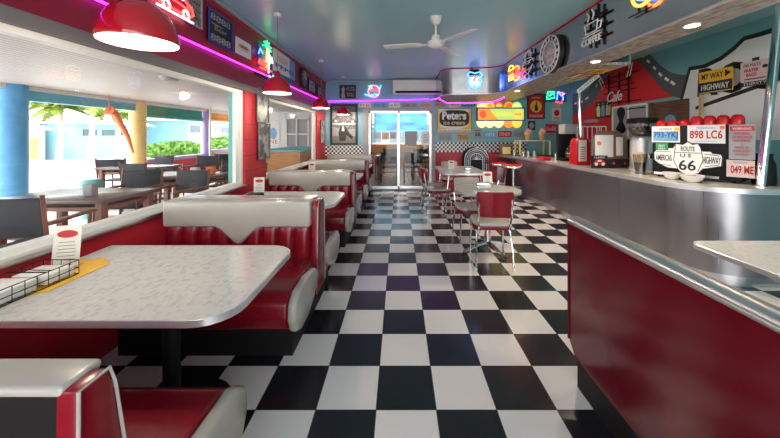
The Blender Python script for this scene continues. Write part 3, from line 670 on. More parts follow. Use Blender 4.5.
bsign('cola_poster', 'red framed cola poster with yellow disc and bottle silhouette', 'poster', 527,94,544.5,119, 'redink', [('e',.5,.5,.33,.24,'yellow','yellow_disc'),('p',[(.44,.32),(.42,.48),(.5,.62),(.52,.70),(.58,.70),(.56,.55),(.62,.45),(.60,.32)],'ink','bottle_silhouette'),('t','DRINK',.5,.85,.5,.05,'whiteink'),('t','Coca-Cola',.5,.13,.74,.10,'whiteink')], 'ink', fw=.025)
bsign('cola_sign', 'small red rectangular sign with white script near counter end', 'sign', 545.5,124,557,133, 'redink', [('t','Coca-Cola',.5,.5,.85,.45,'whiteink')])
bsign('picture', 'small pale picture with dark red drawing below the green neon', 'picture', 552,108,561,120.5, 'pinksign', [('e',.5,.6,.3,.25,'redink','face_drawing'),('l',.15,.08,.85,.3,2,'redink')])
bsign('cola_sign', 'round black and white disc sign beneath the red cola poster', 'sign', 528,121,535,130, 'ink', [('e',.5,.5,.35,.35,'papergrey','disc')])
pl, w_, h_ = bplane(545,104,566,90, YB-.01)
t = thing('neon_sign', 'green and blue neon sign on the teal wall by the red poster', 'neon sign', pl.p(w_/2,0,.03))
mb = MB(); pl.rect(mb, 0,.05,w_,h_-.03,0,.02); mb.build('backing_board', 'blueink', t, smooth=False)
ntube(pl, [(.03,.12),(.06,.3),(.2,.3),(.22,.15),(.03,.12)], .016, 'ngreen', t, closed=False); ntube(pl, [(.1,.2),(.16,.25)], .018, 'ncyan', t)
ntube(pl, [(.28,.1),(.3,.3),(.42,.28),(.44,.1)], .014, 'nblue', t); ntube(pl, [(.33,.3),(.38,.2),(.48,.26)], .014, 'npink', t); ntube(pl, [(.25,.06),(.4,.02),(.42,.1)], .014, 'nred', t)
sign('menu_board', 'narrow pale beam sign high on the teal back wall', 'sign', Plane((BX(540),YB-.02,2.42),UB), .9,.10,'papergrey')
 
# fascia signs (plane facing -x at x = 2.06)
def fplane(x0, z0, off=.0): return Plane((2.05-off, 2.06*F/(x0-CX), z0), UR)
pl = Plane((BX(466.5,6.5), 6.46, 2.33), UB)
t = thing('neon_sign', 'blue and white neon route 66 shield on the curved stainless bulkhead', 'neon sign', pl.p(.15,0,.02))
sh = [(.15,.0),(.06,.04),(.02,.14),(.04,.22),(.0,.28),(.05,.34),(.15,.31),(.25,.34),(.30,.28),(.26,.22),(.28,.14),(.24,.04)]
ntube(pl, sh, .013, 'nblue', t, closed=True, d=.05)
for a in (.055,.16): ntube(pl, [(a+.07,.23),(a+.02,.2),(a,.14),(a+.02,.08),(a+.06,.08),(a+.07,.13),(a+.03,.155)], .010, 'nwhite', t, d=.055)
mb = MB(); pl.rect(mb, .05,.3,.25,.40,.01,.03); mb.cyl(pl.p(.1,.4,.02), pl.p(.1,.44,.02), .006); mb.build('transformer_box', 'blackmat', t, smooth=False)
# burger neon
pl = fplane(511, 2.30)
t = thing('neon_sign', 'yellow and red neon hamburger sign on the far bulkhead fascia', 'neon sign', pl.p(.25,0,.02))
ntube(pl, [(a*.78,b*.85) for a,b in ell(.18,.30,.16,.09,10,0,PI)], .010, 'nyellow', t); ntube(pl, [(a*.78,b*.85) for a,b in [(.02,.30),(.34,.30)]], .010, 'nyellow', t); ntube(pl, [(a*.78,b*.85) for a,b in [(.02,.25),(.1,.22),(.18,.25),(.26,.22),(.34,.25)]], .010, 'nred', t)
ntube(pl, [(a*.78,b*.85) for a,b in [(.02,.19),(.34,.19)]], .010, 'norange', t); ntube(pl, [(a*.78,b*.85) for a,b in [(.03,.14),(.06,.09),(.3,.09),(.33,.14),(.03,.14)]], .010, 'nyellow', t)
ntube(pl, [(a*.78,b*.85) for a,b in [(.45,.15),(.5,.25),(.55,.15),(.6,.27),(.66,.18)]], .010, 'nred', t); ntube(pl, [(a*.78,b*.85) for a,b in [(.42,.08),(.68,.12)]], .010, 'nred', t)
mb = MB(); pl.rect(mb, .05,.2,.3,.24,0,.03); mb.build('standoff', 'blackmat', t, smooth=False)
# unlit signs
def offsign(label, x0, z0, tubes, m='tubeoff', words=(), sc=1.):
    pl = fplane(x0, z0)
    t = thing('unlit_neon_sign', label, 'neon sign', pl.p(.1,0,.02))
    for q in tubes: ntube(pl, [(a*sc,b*sc) for a,b in q], .007, m, t, d=.06)
    for s, cx, cy, w, h in words: text(s, pl.p(cx, cy, .055), pl.u, pl.v, w, h, m, t, depth=.012)
    ys = [q for tb in tubes for q in tb]; x1 = max(a for a,b in ys)*sc; y1 = max(b for a,b in ys)*sc
    mb = MB()
    for k in range(3): pl.rect(mb, -.02,y1*(.15+.3*k),x1+.02,y1*(.15+.3*k)+.02,.01,.03)
    for k in range(2): pl.rect(mb, x1*(.25+.4*k),-.02,x1*(.25+.4*k)+.02,y1+.03,.01,.03)
    mb.build('support_grid', 'blackmat', t, smooth=False); return t
offsign('unlit neon coffee cup sign reading COFFEE on the stainless fascia', 588.5, 2.33, [[(.07,.12),(.05,.22),(.27,.22),(.25,.12),(.07,.12)],[(.27,.2),(.33,.19),(.31,.13),(.26,.13)],[(.1,.25),(.13,.30),(.09,.34)],[(.18,.25),(.21,.30),(.17,.36)],[(.02,.1),(.3,.1)]], words=[('COFFEE',.16,.04,.33,.07)])
offsign('unlit neon milkshake bowl sign between burger neon and round sign', 526, 2.31, [ell(.24,.18,.2,.09,14),ell(.24,.27,.12,.09,12),[(.1,.1),(.24,.02),(.38,.1)],[(.05,.22),(.43,.22)],[(.1,.34),(.3,.38),(.4,.30)]])
pl = fplane(554.5, 2.46, .0)
t = thing('round_sign', 'large round black and white racing sign on the stainless fascia', 'sign', pl.p(0,-.25,.05))
mb = MB(); pl.poly(mb, ell(0,0,.27,.25,40), .001,.05); mb.build('disc', 'ink', t)
mb = MB(); pl.poly(mb, ell(0,0,.17,.155,32), .05,.055); mb.build('inner_disc', 'papergrey', t)
for rr in (.262,.18): ntube(pl, ell(0,0,rr,rr*.92,40), .008, 'tubeoff', t, d=.065, closed=True)
for k, ch in enumerate('DINERCAFEROUTE66'):
    a = PI - 2*PI*k/16; u = Vector(pl.u)*math.sin(a)+Vector(pl.v)*-math.cos(a); v = Vector(pl.u)*math.cos(a)+Vector(pl.v)*math.sin(a)
    text(ch, pl.p(.22*math.cos(a), .205*math.sin(a), .055), u, v, .05, .06, 'tubeoff', t, depth=.008, keep=True)
text('Cruise', pl.p(0,.03,.06), pl.u, pl.v, .26,.10,'tubepink',t,depth=.01); text('Inn', pl.p(.02,-.07,.06), pl.u, pl.v, .14,.08,'tubepink',t,depth=.01)
pl = Plane((2.045, 2.73, 2.44), UR)
t = thing('neon_sign', 'bright round orange and blue neon sign at the top of bulkhead', 'neon sign', pl.p(.13,0,.02))
ntube(pl, ell(.13,.13,.115,.11,24), .013, 'norange', t, closed=True); ntube(pl, ell(.13,.14,.075,.07,20), .012, 'nblue', t, closed=True); ntube(pl, [(.08,.13),(.13,.17),(.18,.12)], .01, 'ncyan', t)
ntube(pl, [(.27,.07),(.32,.04),(.3,.0)], .008, 'nyellow', t); ntube(pl, [(.29,.11),(.35,.1)], .008, 'nyellow', t)
mb = MB(); pl.rect(mb, -.06,-.02,.2,-.012,.01,.02); pl.rect(mb,.05,-.015,.07,.05,.01,.02); mb.build('bracket', 'blackmat', t, smooth=False)
# posters on the soffit underside
for k, (a, m, s, im, lb) in enumerate(((4.00,'yellow','SODA','redink','yellow poster under the soffit, nearest the counter edge lamp'),(4.28,'redink','MILK','paper','red and white poster under the soffit, middle of three'),(4.56,'paleyellow','MENU','green','pale yellow poster under the soffit, farthest of three'))):
    pl = Plane((2.40, a+.26, SZ-.002), UR, UB)
    pl = Plane((2.42, a+.25, SZ-.002), (0,-1,0), (1,0,0)); 
    if pl.n.z > 0: pl = Plane((2.42, a, SZ-.002), (0,1,0), (1,0,0))
    sign('soffit_poster', lb, 'poster', pl, .26, .31, m, [('t',s,.5,.6,.7,.3,im),('r',.1,.1,.9,.3,'green' if k != 1 else 'whiteink','band')], th=.005)

# ================================================================ RIGHT WALL MURAL
RW = Plane((XR-.001, YB, 0), UR)
def rp(x, y): Y = XR*F/(x-CX); return (YB-Y, H+(CY-y)*Y/F)
t = thing('wall_mural', 'painted mural of a curving road, red field and giant route shield', 'mural', (XR-.01, 5.2, 1.9))
red = [(573,114),(583.7,111),(591,104.5),(597.4,97.5),(602.5,86),(606.6,77.4),(611,69.5),(615.7,62.8),(621,58.5),(626.7,56.4),(631,56.8),(635.8,59),(641,64),(646.8,70),(652,77.5),(657.8,84.7),(665,91.5),(674,96.6),(614,106.7),(613,140),(573,140)]
mb = MB(); RW.poly(mb, [rp(*q) for q in red], 0, .003); mb.build('red_field', 'muralred', t, smooth=False)
def catmull(P, n=5):
    out = []
    for i in range(len(P)-1):
        p0, p1, p2, p3 = P[max(i-1,0)], P[i], P[i+1], P[min(i+2,len(P)-1)]
        for k in range(n):
            f = k/n; out.append(tuple(.5*((2*p1[j])+(-p0[j]+p2[j])*f+(2*p0[j]-5*p1[j]+4*p2[j]-p3[j])*f*f+(-p0[j]+3*p1[j]-3*p2[j]+p3[j])*f**3) for j in (0,1)))
    return out+[P[-1]]
inner = [(573,114),(583.7,111),(591,104.5),(597.4,97.5),(602.5,86),(606.6,77.4),(611,69.5),(615.7,62.8),(621,58.5),(626.7,56.4),(631,56.8),(635.8,59),(641,64),(646.8,70),(652,77.5),(657.8,84.7),(665,91.5),(674,96.6),(684,99)]
outer = [(572.6,94),(582,92),(588,89),(594,80),(600,70),(605,60),(612,48),(620,42),(630,40),(638,44),(645,50),(652,57),(661,66),(672,73),(680,74.5),(689,75)]
mb = MB(); RW.poly(mb, [rp(*q) for q in inner] + [rp(*q) for q in outer[::-1]], 0, .0022); mb.build('road', 'asphalt', t, smooth=False)
mb = MB()
for (xa,ya),(xb,yb_) in (((675,84.5),(671,81.5)),((669,80.5),(665,78)),((662,76),(659,73)),((656,69.5),(653.5,66.5)),((650,62.5),(647,60)),((644,57),(641,54)),((607.8,65.5),(606.3,68.5)),((604.8,71),(603.3,74)),((601.2,77.5),(599.7,80.5)),((597.5,84),(596,87)),((588.5,97),(585.5,99.5)),((583,101),(580.5,102.5)),((577,103),(574.5,103.6))):
    a, b = Vector(rp(xa,ya)), Vector(rp(xb,yb_)); dd = (b-a).normalized(); nn = Vector((-dd.y, dd.x))*.022
    RW.poly(mb, [tuple(a+nn), tuple(b+nn), tuple(b-nn), tuple(a-nn)], .0022, .0035)
mb.build('road_dashes', 'whiteink', t, smooth=False)
# shield outline and face
so = [(683,112),(680.5,98),(689,67),(704,64.5),(720.6,56.5),(733,47),(744,36.5),(760,32),(776,26.5),(800,20),(815,30),(815,140),(690,140)]
si = [(686.5,112),(683.5,99),(691,70.5),(706,68),(722.5,60),(735,50.5),(745.5,40.5),(761,36.5),(776,32),(800,26),(812,34),(812,140),(693,140)]
mb = MB(); RW.poly(mb, [rp(*q) for q in so], 0, .004); mb.build('shield_outline', 'ink', t, smooth=False)
mb = MB(); RW.poly(mb, [rp(*q) for q in si], .004, .006); mb.build('shield_face', 'whiteink', t, smooth=False)
mb = MB(); RW.poly(mb, [rp(*q) for q in ((696,110),(696,106.5),(770,80),(815,62),(815,68),(770,84.5))], .006, .0075); mb.build('shield_bar', 'ink', t, smooth=False)
text('ROUTE', Vector((XR-.0075, 3.76, 2.13)), UR, Vector((0,-.06,1)), 1.55, .40, 'ink', t, depth=.002, bold=.03)

rwp = lambda x, z, off=0.: Plane((XR-.008-off, (XR-off)*F/(x-CX), z), UR)
sign('road_sign', 'yellow MY WAY and black HIGHWAY sign before the painted shield', 'sign', Plane((4.20, 4.41, 1.955), UR), .44, .30, 'yellow', [('t','MY WAY',.42,.76,.66,.26,'ink',.02),('p',[(.8,.62),(.97,.78),(.8,.92)],'ink','arrow'),('r',0,.0,1,.5,'ink','black_panel'),('r',.02,.03,.98,.06,'paleyellow','rule_line'),('t','HIGHWAY',.5,.27,.84,.26,'paper',.02)])
tag(MB().box((4.21,4.40,1.2),(4.24,4.44,2.0)).build('sign_post', 'tan'), 'thin tan post holding the yellow MY WAY sign', 'post')
sign('road_sign', 'pale pink 700 MILES WATER BAGS sign before the painted shield', 'sign', Plane((4.20, 3.875, 1.975), UR), .31, .29, 'pinksign', [('t','700 MILES',.4,.85,.6,.12,'ink'),('t','WATER\nBAGS',.38,.55,.52,.32,'redink',.03),('e',.84,.72,.09,.07,'ink','drawing'),('l',.08,.24,.92,.34,1,'ink'),('r',0,0,1,.17,'ink','black_band'),('t','THIRSTY',.5,.085,.8,.11,'paper')])
# unlit script neon on mural
pl = Plane((XR-.01, XR*F/(602-CX), 1.93), UR)
t = thing('unlit_neon_sign', 'unlit script neon sign with black supports on the red mural', 'neon sign', pl.p(.4,0,.03))
text('Cafe', pl.p(.5,.22,.06), pl.u, Vector((0,-.1,1)), .42,.20,'tubeoff',t,depth=.012,shear=.3)
for q in ([(.1,.45),(.3,.62),(.5,.50),(.3,.45)],[(.6,.5),(.85,.75),(.7,.48)],[(.05,.62),(.25,.42)],[(.75,.55),(.95,.72)]): ntube(pl, q, .01, 'redplastic', t, d=.06)
for q in ([(.9,.55),(.97,.78)],[(.83,.53),(.9,.74)],[(.05,.68),(.2,.45)],[(.0,.62),(.14,.42)]): ntube(pl, q, .008, 'tubeoff', t, d=.06)
mb = MB()
for zz, a0, a1 in ((.08,-.1,1.1),(.3,.1,1.0),(.40,.2,.95),(.5,.05,.9),(.6,.15,1.05)): pl.rect(mb, a0,zz,a1,zz+.018,.005,.03)
for aa in (.25,.55,.8): pl.rect(mb, aa,.05,aa+.02,.68,.005,.03)
mb.build('support_grid', 'blackmat', t, smooth=False)
Rs = lambda name, label, cat, x0, y1, x1, y0, m, items=(), frame=None, **k: (lambda Ya, Yb_: sign(name, label, cat, Plane((XR-.008, Ya, H+(CY-y1)*((Ya+Yb_)/2)/F), UR), Ya-Yb_, (y1-y0)*((Ya+Yb_)/2)/F, m, items, frame, **k))(XR*F/(x0-CX), XR*F/(x1-CX))
Rs('bottle_picture', 'cut-out picture of three cola bottles under the red mural', 'picture', 596.5,118,612.5,101, 'ink', [('p',[(.08,.1),(.05,.6),(.2,.9),(.3,.6),(.3,.1)],'paleyellow','bottle'),('p',[(.38,.1),(.36,.6),(.48,.92),(.6,.6),(.58,.1)],'skyink','bottle'),('p',[(.66,.15),(.68,.7),(.8,.95),(.95,.7),(.92,.15)],'tan','bottle')])
Rs('wall_vent', 'small grey slot plate low on the red mural', 'plate', 585,122.5,599,119.5, 'papergrey')
# doors in the right wall
d2 = bpy.data.objects.new('door_2', None); col.objects.link(d2); d2.location = (XR, 5.85, 0); W[d2.name] = Matrix.Translation(d2.location); d2['kind'] = 'structure'
ya, yb2 = XR*F/(614-CX), XR*F/(650-CX)
MB().box((XR-.03, yb2, 0), (XR-.001, ya, 1.945)).build('door_leaf', 'papergrey', d2)
mb = MB(); [mb.box((XR-.045, y, 0), (XR-.03, y+.03, 1.945)) for y in (yb2, (ya+yb2)/2, ya-.03)]; mb.box((XR-.045,yb2,1.915),(XR-.03,ya,1.945)); mb.build('door_frame', 'white', d2)
MB().box((XR-.06, yb2+.05, 1.86), (XR-.045, (ya+yb2)/2, 1.88)).build('closer', 'blackmat', d2)
d3 = bpy.data.objects.new('door_3', None); col.objects.link(d3); d3.location = (XR, 5.0, 0); W[d3.name] = Matrix.Translation(d3.location); d3['kind'] = 'structure'
ya, yb3 = XR*F/(653-CX), XR*F/(690-CX)
MB().box((XR-.03, yb3, 0), (XR-.001, ya, 1.93)).build('door_leaf', 'wood', d3)
mb = MB(); [mb.box((XR-.06, y, 0), (XR-.03, y+.09, 1.93), .006) for y in (yb3, ya-.09)]; mb.box((XR-.06,yb3+.09,1.84),(XR-.03,ya-.09,1.93),.006); mb.build('door_frame', 'wood', d3)
pl = Plane((XR-.031, ya, 1.2), UR); mb = MB(); pl.poly(mb, [(.28,-.1),(.28,.42)]+[(.28+.10*(1-math.cos(k*PI/8)),.42+.09*math.sin(k*PI/8)) for k in range(9)]+[(.48,-.1)], 0,.006); mb.build('pane', 'skyink', d3, smooth=False)

# ================================================================ COUNTER
CZ = .91
def cpath(off, y0=2.78, x0=2.72, R=.55):
    # far left corner by the back wall, along the front, round near corner, to the right wall
    x = x0+off; y = y0+off; r = R-off
    P = [(2.42+off, YB-.02), (2.46+off, 7.5), (x-.06, 6.8), (x, 6.0)]
    P += [(x+r-r*math.cos(math.radians(a)), y+r-r*math.sin(math.radians(a))) for a in range(0, 91, 9)]
    P += [(XR-.01, y)]
    return P
t = thing('service_counter', 'long curved stainless service counter with chrome edged top', 'counter', (3.2, 5, 0))
def wall_strip(P, z0, z1, name, m):
    mb = MB(); A = [mb.bm.verts.new((x,y,z0)) for x,y in P]; B = [mb.bm.verts.new((x,y,z1)) for x,y in P]
    for i in range(len(P)-1): mb.bm.faces.new((A[i],A[i+1],B[i+1],B[i]))
    return mb.build(name, m, t, angle=50)
wall_strip(cpath(.06), .10, CZ-.045, 'front_panel', 'steeldark')
wall_strip(cpath(.10), .0, .10, 'kickboard', 'alu')
inner_ = [(XR-.01, 3.35), (3.55, 3.35), (3.40, 3.6), (3.35, 6.0), (3.2, YB-.02)]
mb = MB(); mb.prism([(x,y,CZ-.03) for x,y in cpath(.012)] + [(x,y,CZ-.03) for x,y in inner_], (0,0,.03)); mb.build('countertop', 'countertop', t, smooth=False)
mb = MB()
for k in range(4): mb.tube([(x,y,CZ-.007-.012*k) for x,y in cpath(.0)], .0072, 6)
mb.build('ribbed_edge', 'rib', t)
# back shelf along right wall
t = thing('back_counter', 'dark back counter along the mural wall behind the servery', 'counter', (4.1, 6, 0))
MB().box((3.85,4.0,0),(XR-.07,YB-.03,.88)).build('cabinet', 'black', t); MB().box((3.80,3.95,.88),(XR-.065,YB-.03,.92),.005).build('worktop', 'steel', t)

# chrome leaning posts
tag(MB().cyl((3.35,2.93,CZ),(3.60,2.97,ZC),.034,n=24).lathe((3.35,2.93,CZ),[(.05,0),(.05,.01),(.034,.015)],24).build('support_post','chrome'), 'thick leaning chrome post standing on the near end of counter', 'post')
tag(MB().tube([(3.17,5.45,CZ),(3.09,5.42,1.95),(3.10,5.42,2.12)],.025,12).build('support_post','chrome'), 'thin chrome post rising from the counter before the red mural', 'post')
sign('arrow_sign', 'slanting white strip sign with black writing atop thin chrome post', 'sign', Plane((3.06,5.40,2.09),(.65,-.3,.62),(-.35,.1,.85)), .42, .07, 'whiteink', [('t','HIGHWAY 66',.5,.5,.8,.5,'ink')], th=.015)

# -------- things on the counter
def cpt(x, y, z=CZ): return at(x, y, z)
# oven box: its face is turned towards the aisle
OA, OB = Vector((2.965,3.70,0)), Vector((3.40,3.00,0)); OU = (OB-OA).normalized(); OZ1 = 1.495
class OPlane(Plane):
    def __init__(s, off=0., z=0.): Plane.__init__(s, (0,0,0), OU); s.o = OA + s.n*off + Vector((0,0,z))
    def ab(s, x, y):
        k = (x-CX)/F; t_ = (k*s.o.y-s.o.x)/(s.u.x-k*s.u.y); Y = s.o.y+s.u.y*t_
        return (t_, H+(CY-y)*Y/F - s.o.z)
op = OPlane(); L0 = (OB-OA).length
ob = thing('toaster_oven', 'black oven box carrying licence plates on the counter', 'oven', (3.3,3.45,CZ))
mb = MB(); mb.prism([op.p(0,CZ+.02,0), op.p(L0-.10,CZ+.02,0), op.p(L0-.10,OZ1,0), op.p(0,OZ1,0)], -op.n*.30, .008); mb.build('casing', 'blackmat', ob)
mb = MB(); op.rect(mb, .02,CZ+.03,L0-.26,CZ+.055,.001,.012); mb.build('door_rail', 'alu', ob)
mb = MB(); [mb.cyl(op.p(a,CZ,-b_),op.p(a,CZ+.02,-b_),.015) for a in (.05,L0-.16) for b_ in (.05,.25)]; mb.build('foot', 'blackmat', ob)
def osign(name, label, xa, ya, xb, yb, m, items, cat='licence plate', off=.001, **k):
    P_ = OPlane(off); a0, z0 = P_.ab((xa), yb); a1, _z = P_.ab(xb, yb); am, z1 = P_.ab((xa+xb)/2, ya); am, z0 = P_.ab((xa+xb)/2, yb)
    P_.o = P_.p(a0, z0); return sign(name, label, cat, P_, a1-a0, z1-z0, m, items, th=.004, **k)
osign('licence_plate', 'blue lettered 793-YKJ licence plate on the black oven', 652,126.3,680,142.3, 'whiteink', [('r',.05,.08,.95,.68,'skyink','blue_band'),('t','793-YKJ',.5,.42,.86,.46,'blueink',.02),('t','NEVADA',.5,.82,.45,.14,'inkgrey'),('r',.82,.72,.98,.92,'yellow','sticker')])
osign('licence_plate', 'white 898 LC6 licence plate with red characters on the oven', 687.5,125,725.5,143.3, 'whiteink', [('t','898 LC6',.5,.48,.86,.46,'redink',.02),('t','Massachusetts',.5,.85,.5,.12,'skyink'),('t','The Spirit of America',.5,.1,.6,.09,'skyink'),('r',.86,.76,.98,.94,'orange','sticker')])
osign('green_label', 'small green label on the black oven below the blue plate', 656,143.2,668,151, 'green', [('t','REST\nAREA',.5,.5,.6,.6,'whiteink')], cat='label')
osign('warning_sign', 'tall grey WARNING sign with red heading beside the oven', 729,124.5,755.5,159.5, 'papergrey', [('r',.04,.82,.96,.95,'redink','heading_band'),('t','WARNING',.5,.885,.72,.07,'whiteink'),('t','UNATTENDED\nCHILDREN WILL BE\nGIVEN ESPRESSO\n&\nTAUGHT TO\nSWEAR LOUDLY\nIN SCHOOL',.5,.44,.8,.66,'redink')], cat='sign', off=.012)
osign('licence_plate', 'pale 049 licence plate standing below the grey WARNING sign', 726.5,160.3,755,177.5, 'pinksign', [('t','049 ME',.56,.45,.8,.46,'redink',.02),('t','VERMONT',.5,.86,.5,.14,'skyink')], off=.014)
# winged route 66 sign, standing parallel to the oven face
W6 = OPlane(.10); q = W6.ab; pl = W6
t = thing('route_sign', 'white winged Americas Highway Route US 66 shield before the oven', 'sign', W6.p(.35, CZ, 0))
wing = [(653.5,152),(655.5,149.5),(668,149.5),(668,147.5),(673,147.5),(676,143),(683,144),(688,141),(693,144),(698.5,143),(701,147.5),(703,151),(712,151.5),(713,153.5),(722,154.5),(723.5,157),(722.5,166.5),(713,168),(703,169.5),(699,174),(691,176),(683,174),(677,169),(668,168),(660,164.5),(654,160)]
mb = MB(); pl.poly(mb, [q(*p) for p in wing], 0, .008); mb.build('outline_plate', 'ink', t, smooth=False)
cxm, cym = 688.5, 158.5
mb = MB(); pl.poly(mb, [q(cxm+(x-cxm)*.965, cym+(y-cym)*.93) for x,y in wing], .008,.010); mb.build('face', 'whiteink', t, smooth=False)
mb = MB()
for xa,ya,xb,yb in ((656,151.5,671,151.8),(656,163,672,166),(705,154,720,156),(705,166.5,720,165.3),(675.5,152.4,701.5,153.2),(676,145,674,160),(700.5,145,703.5,160),(674,160,680,172),(703.5,160,698,172)):
    a, b = Vector(q(xa,ya)), Vector(q(xb,yb)); dd = (b-a).normalized(); nn = Vector((-dd.y,dd.x))*.003; pl.poly(mb, [tuple(a+nn),tuple(b+nn),tuple(b-nn),tuple(a-nn)], .010,.0115)
mb.build('black_lines', 'ink', t, smooth=False)
for s_, x, y, w, h in (('AMERICAS',664,157.5,16,6),('HIGHWAY',712,160.5,18,7),('ROUTE',688,148.8,14,4.6),('U S',686,155.5,11,3.6),('66',687.5,165.2,17,10.5)):
    a, b = q(x,y); a0, _b = q(x-w/2,y); a1, _b = q(x+w/2,y); Yp = W6.p(a,b).y
    text(s_, pl.p(a,b,.010), pl.u, UZ, a1-a0, h*Yp/F, 'ink', t, depth=.002, bold=.015)
a0, _b = q(688,176); pb = W6.p(a0,CZ,0); mb = MB(); mb.prism([W6.p(a0-.06,CZ,0),W6.p(a0+.06,CZ,0),W6.p(a0+.06,CZ+.05,0),W6.p(a0-.06,CZ+.05,0)], -W6.n*.07); mb.build('foot', 'ink', t)
# red domes on top of the oven
where = ['leftmost small red dome on top of the oven','second small red dome from the left on the oven','third small red dome from the left on the oven'] + ['tall red dome on the oven, '+w_ for w_ in ('above the left of 898 plate','above the right of 898 plate','between plate and warning sign','above the WARNING sign')]
for k in range(7):
    r = .052; p = op.p(.06+.103*k, OZ1, -.09); hh = .055 if k < 3 else .09
    mb = MB(); mb.lathe(p, [(0,hh+.012),(r*.5,hh+.010),(r*.85,hh-.006),(r,hh-.03),(r,.0),(0,0)], 20)
    tag(mb.build('plastic_cup','redplastic', angle=60), where[k], 'plastic cup', 'red plastic cups on the oven')
# bowls
for k, (px, py, r) in enumerate(((672,179.3,.085),(692,182.3,.10))):
    p = cpt(px, py); t = thing('ceramic_bowl', ['smaller white bowl in front of the route shield sign','larger white bowl with red contents before the shield sign'][k], 'bowl', p, 'white bowls on the counter')
    MB().lathe(p, [(0,.004),(r*.4,0),(r*.45,.006),(r*.8,.03),(r,.075),(r*.95,.075),(r*.7,.03),(0,.012)], 28).build('bowl', 'ceramic', t)
    mb = MB()
    for q_ in range(9): a = q_*2.4; mb.sphere(p+Vector((r*.5*math.cos(a)*(q_%3)/2, r*.5*math.sin(a)*(q_%3)/2, .062)), .02, (1,1,.6), 8)
    tag(mb.build('sweets', 'redplastic' if k else 'ceramic', t), kind='stuff')
p = cpt(655,174.5); mb = MB(); [mb.sphere(p+Vector((-.035+.016*k, .008*math.sin(k*2), .012)), .014, (1.6,.8,.8), 8) for k in range(6)]
tag(mb.build('biscuits','orange'), 'small heap of orange biscuits beside the white bowls', 'biscuits', kind=None)
# latte glass
p = cpt(640,174.5); t = thing('latte_glass', 'tall glass with pale froth in front of the coffee grinder', 'glass', p)
MB().lathe(p, [(0,0),(.050,0),(.058,.10),(.078,.25),(.076,.25),(.056,.10),(.048,.01),(0,.01)], 24).build('glass', 'drinkglass', t)
MB().lathe(p, [(0,.012),(.047,.012),(.055,.10),(.062,.15),(0,.15)], 20).build('dark_drink', 'coffee', t); MB().lathe(p, [(0,.152),(.062,.152),(.073,.235),(.068,.26),(0,.268)], 20).build('froth', 'latte', t)
# grinder
p = Vector((BX(642.5,4.33), 4.33, CZ)); t = thing('coffee_grinder', 'silver coffee grinder with black bean hopper on the counter', 'coffee grinder', p)
MB().lathe(p, [(0,0),(.155,0),(.16,.02),(.145,.05),(.14,.40),(.13,.44),(.11,.46),(0,.46)], 28).build('body', 'rib', t)
MB().lathe(p, [(.07,.46),(.09,.47),(.165,.55),(.175,.67)], 28).build('hopper', 'drinkglass', t)
MB().lathe(p, [(0,.462),(.06,.465),(.088,.48),(.155,.55),(.16,.60),(0,.60)], 24).build('beans', 'coffee', t)
MB().lathe(p, [(.18,.64),(.182,.68),(.175,.705),(.12,.715),(0,.72)], 28).build('lid', 'blackmat', t)
MB().cyl(p+Vector((0,-.10,.24)), p+Vector((0,-.17,.20)), .035).build('spout', 'chrome', t)
# tap handle
p = Vector((BX(621,5.0), 5.0, CZ)); t = thing('tap_handle', 'black sculpted tap handle standing behind the sandwich press', 'tap', p)
MB().lathe(p, [(0,0),(.05,0),(.05,.02),(.022,.05),(.022,.52)], 16).build('column', 'chrome', t)
MB().lathe(p, [(.02,.50),(.05,.53),(.07,.58),(.04,.65),(.025,.70),(.035,.75),(.055,.82),(.05,.88),(.02,.92),(0,.925)], 16).build('handle', 'blackmat', t)
# brown machine with label
Y7 = 4.6; t = thing('sandwich_press', 'brown countertop machine with white front beside red cup box', 'machine', (BX(610,Y7), Y7+.15, CZ))
P = [(x, Y7, z) for x, z in ((BX(593,Y7),CZ+.13),(BX(593,Y7),CZ+.46),(BX(598,Y7),CZ+.54),(BX(618,Y7),CZ+.54),(BX(627,Y7),CZ+.44),(BX(628,Y7),CZ+.13))]
MB().prism(P, (.13,.20,0), .012).build('hood', 'brownbox', t)
MB().prism([(BX(592,Y7),Y7-.02,CZ),(BX(629,Y7),Y7-.02,CZ),(BX(629,Y7),Y7-.02,CZ+.13),(BX(592,Y7),Y7-.02,CZ+.13)],(.14,.22,0),.008).build('base', 'black', t)
MB().box((BX(595,Y7),Y7-.010,CZ+.16),(BX(613,Y7),Y7-.001,CZ+.48),.003).build('white_front', 'whiteink', t)
MB().box((BX(616,Y7),Y7-.012,CZ+.18),(BX(622.5,Y7),Y7-.001,CZ+.45),.003).build('control_panel', 'paper', t); MB().cyl((BX(598.5,Y7),Y7-.02,CZ+.36),(BX(598.5,Y7),Y7-.005,CZ+.36),.03).build('orange_badge', 'orange', t)
mb = MB(); [mb.sphere((BX(a,Y7),Y7-.025,CZ+.07),.02,(1,.4,1),10) for a in (613,624)]; mb.build('knob', 'redplastic', t)
bsign('car_sign', 'black sign with red and white car under the brown machine', 'sign', 591,155.5,607,168, 'ink', [('p',[(.12,.3),(.15,.5),(.35,.7),(.65,.7),(.85,.5),(.9,.3)],'redink','car'),('e',.3,.32,.1,.13,'whiteink','wheel'),('e',.72,.32,.1,.13,'whiteink','wheel'),('r',.38,.52,.62,.64,'whiteink','windscreen'),('t','CLASSIC',.5,.85,.7,.14,'whiteink')], Y=4.57)
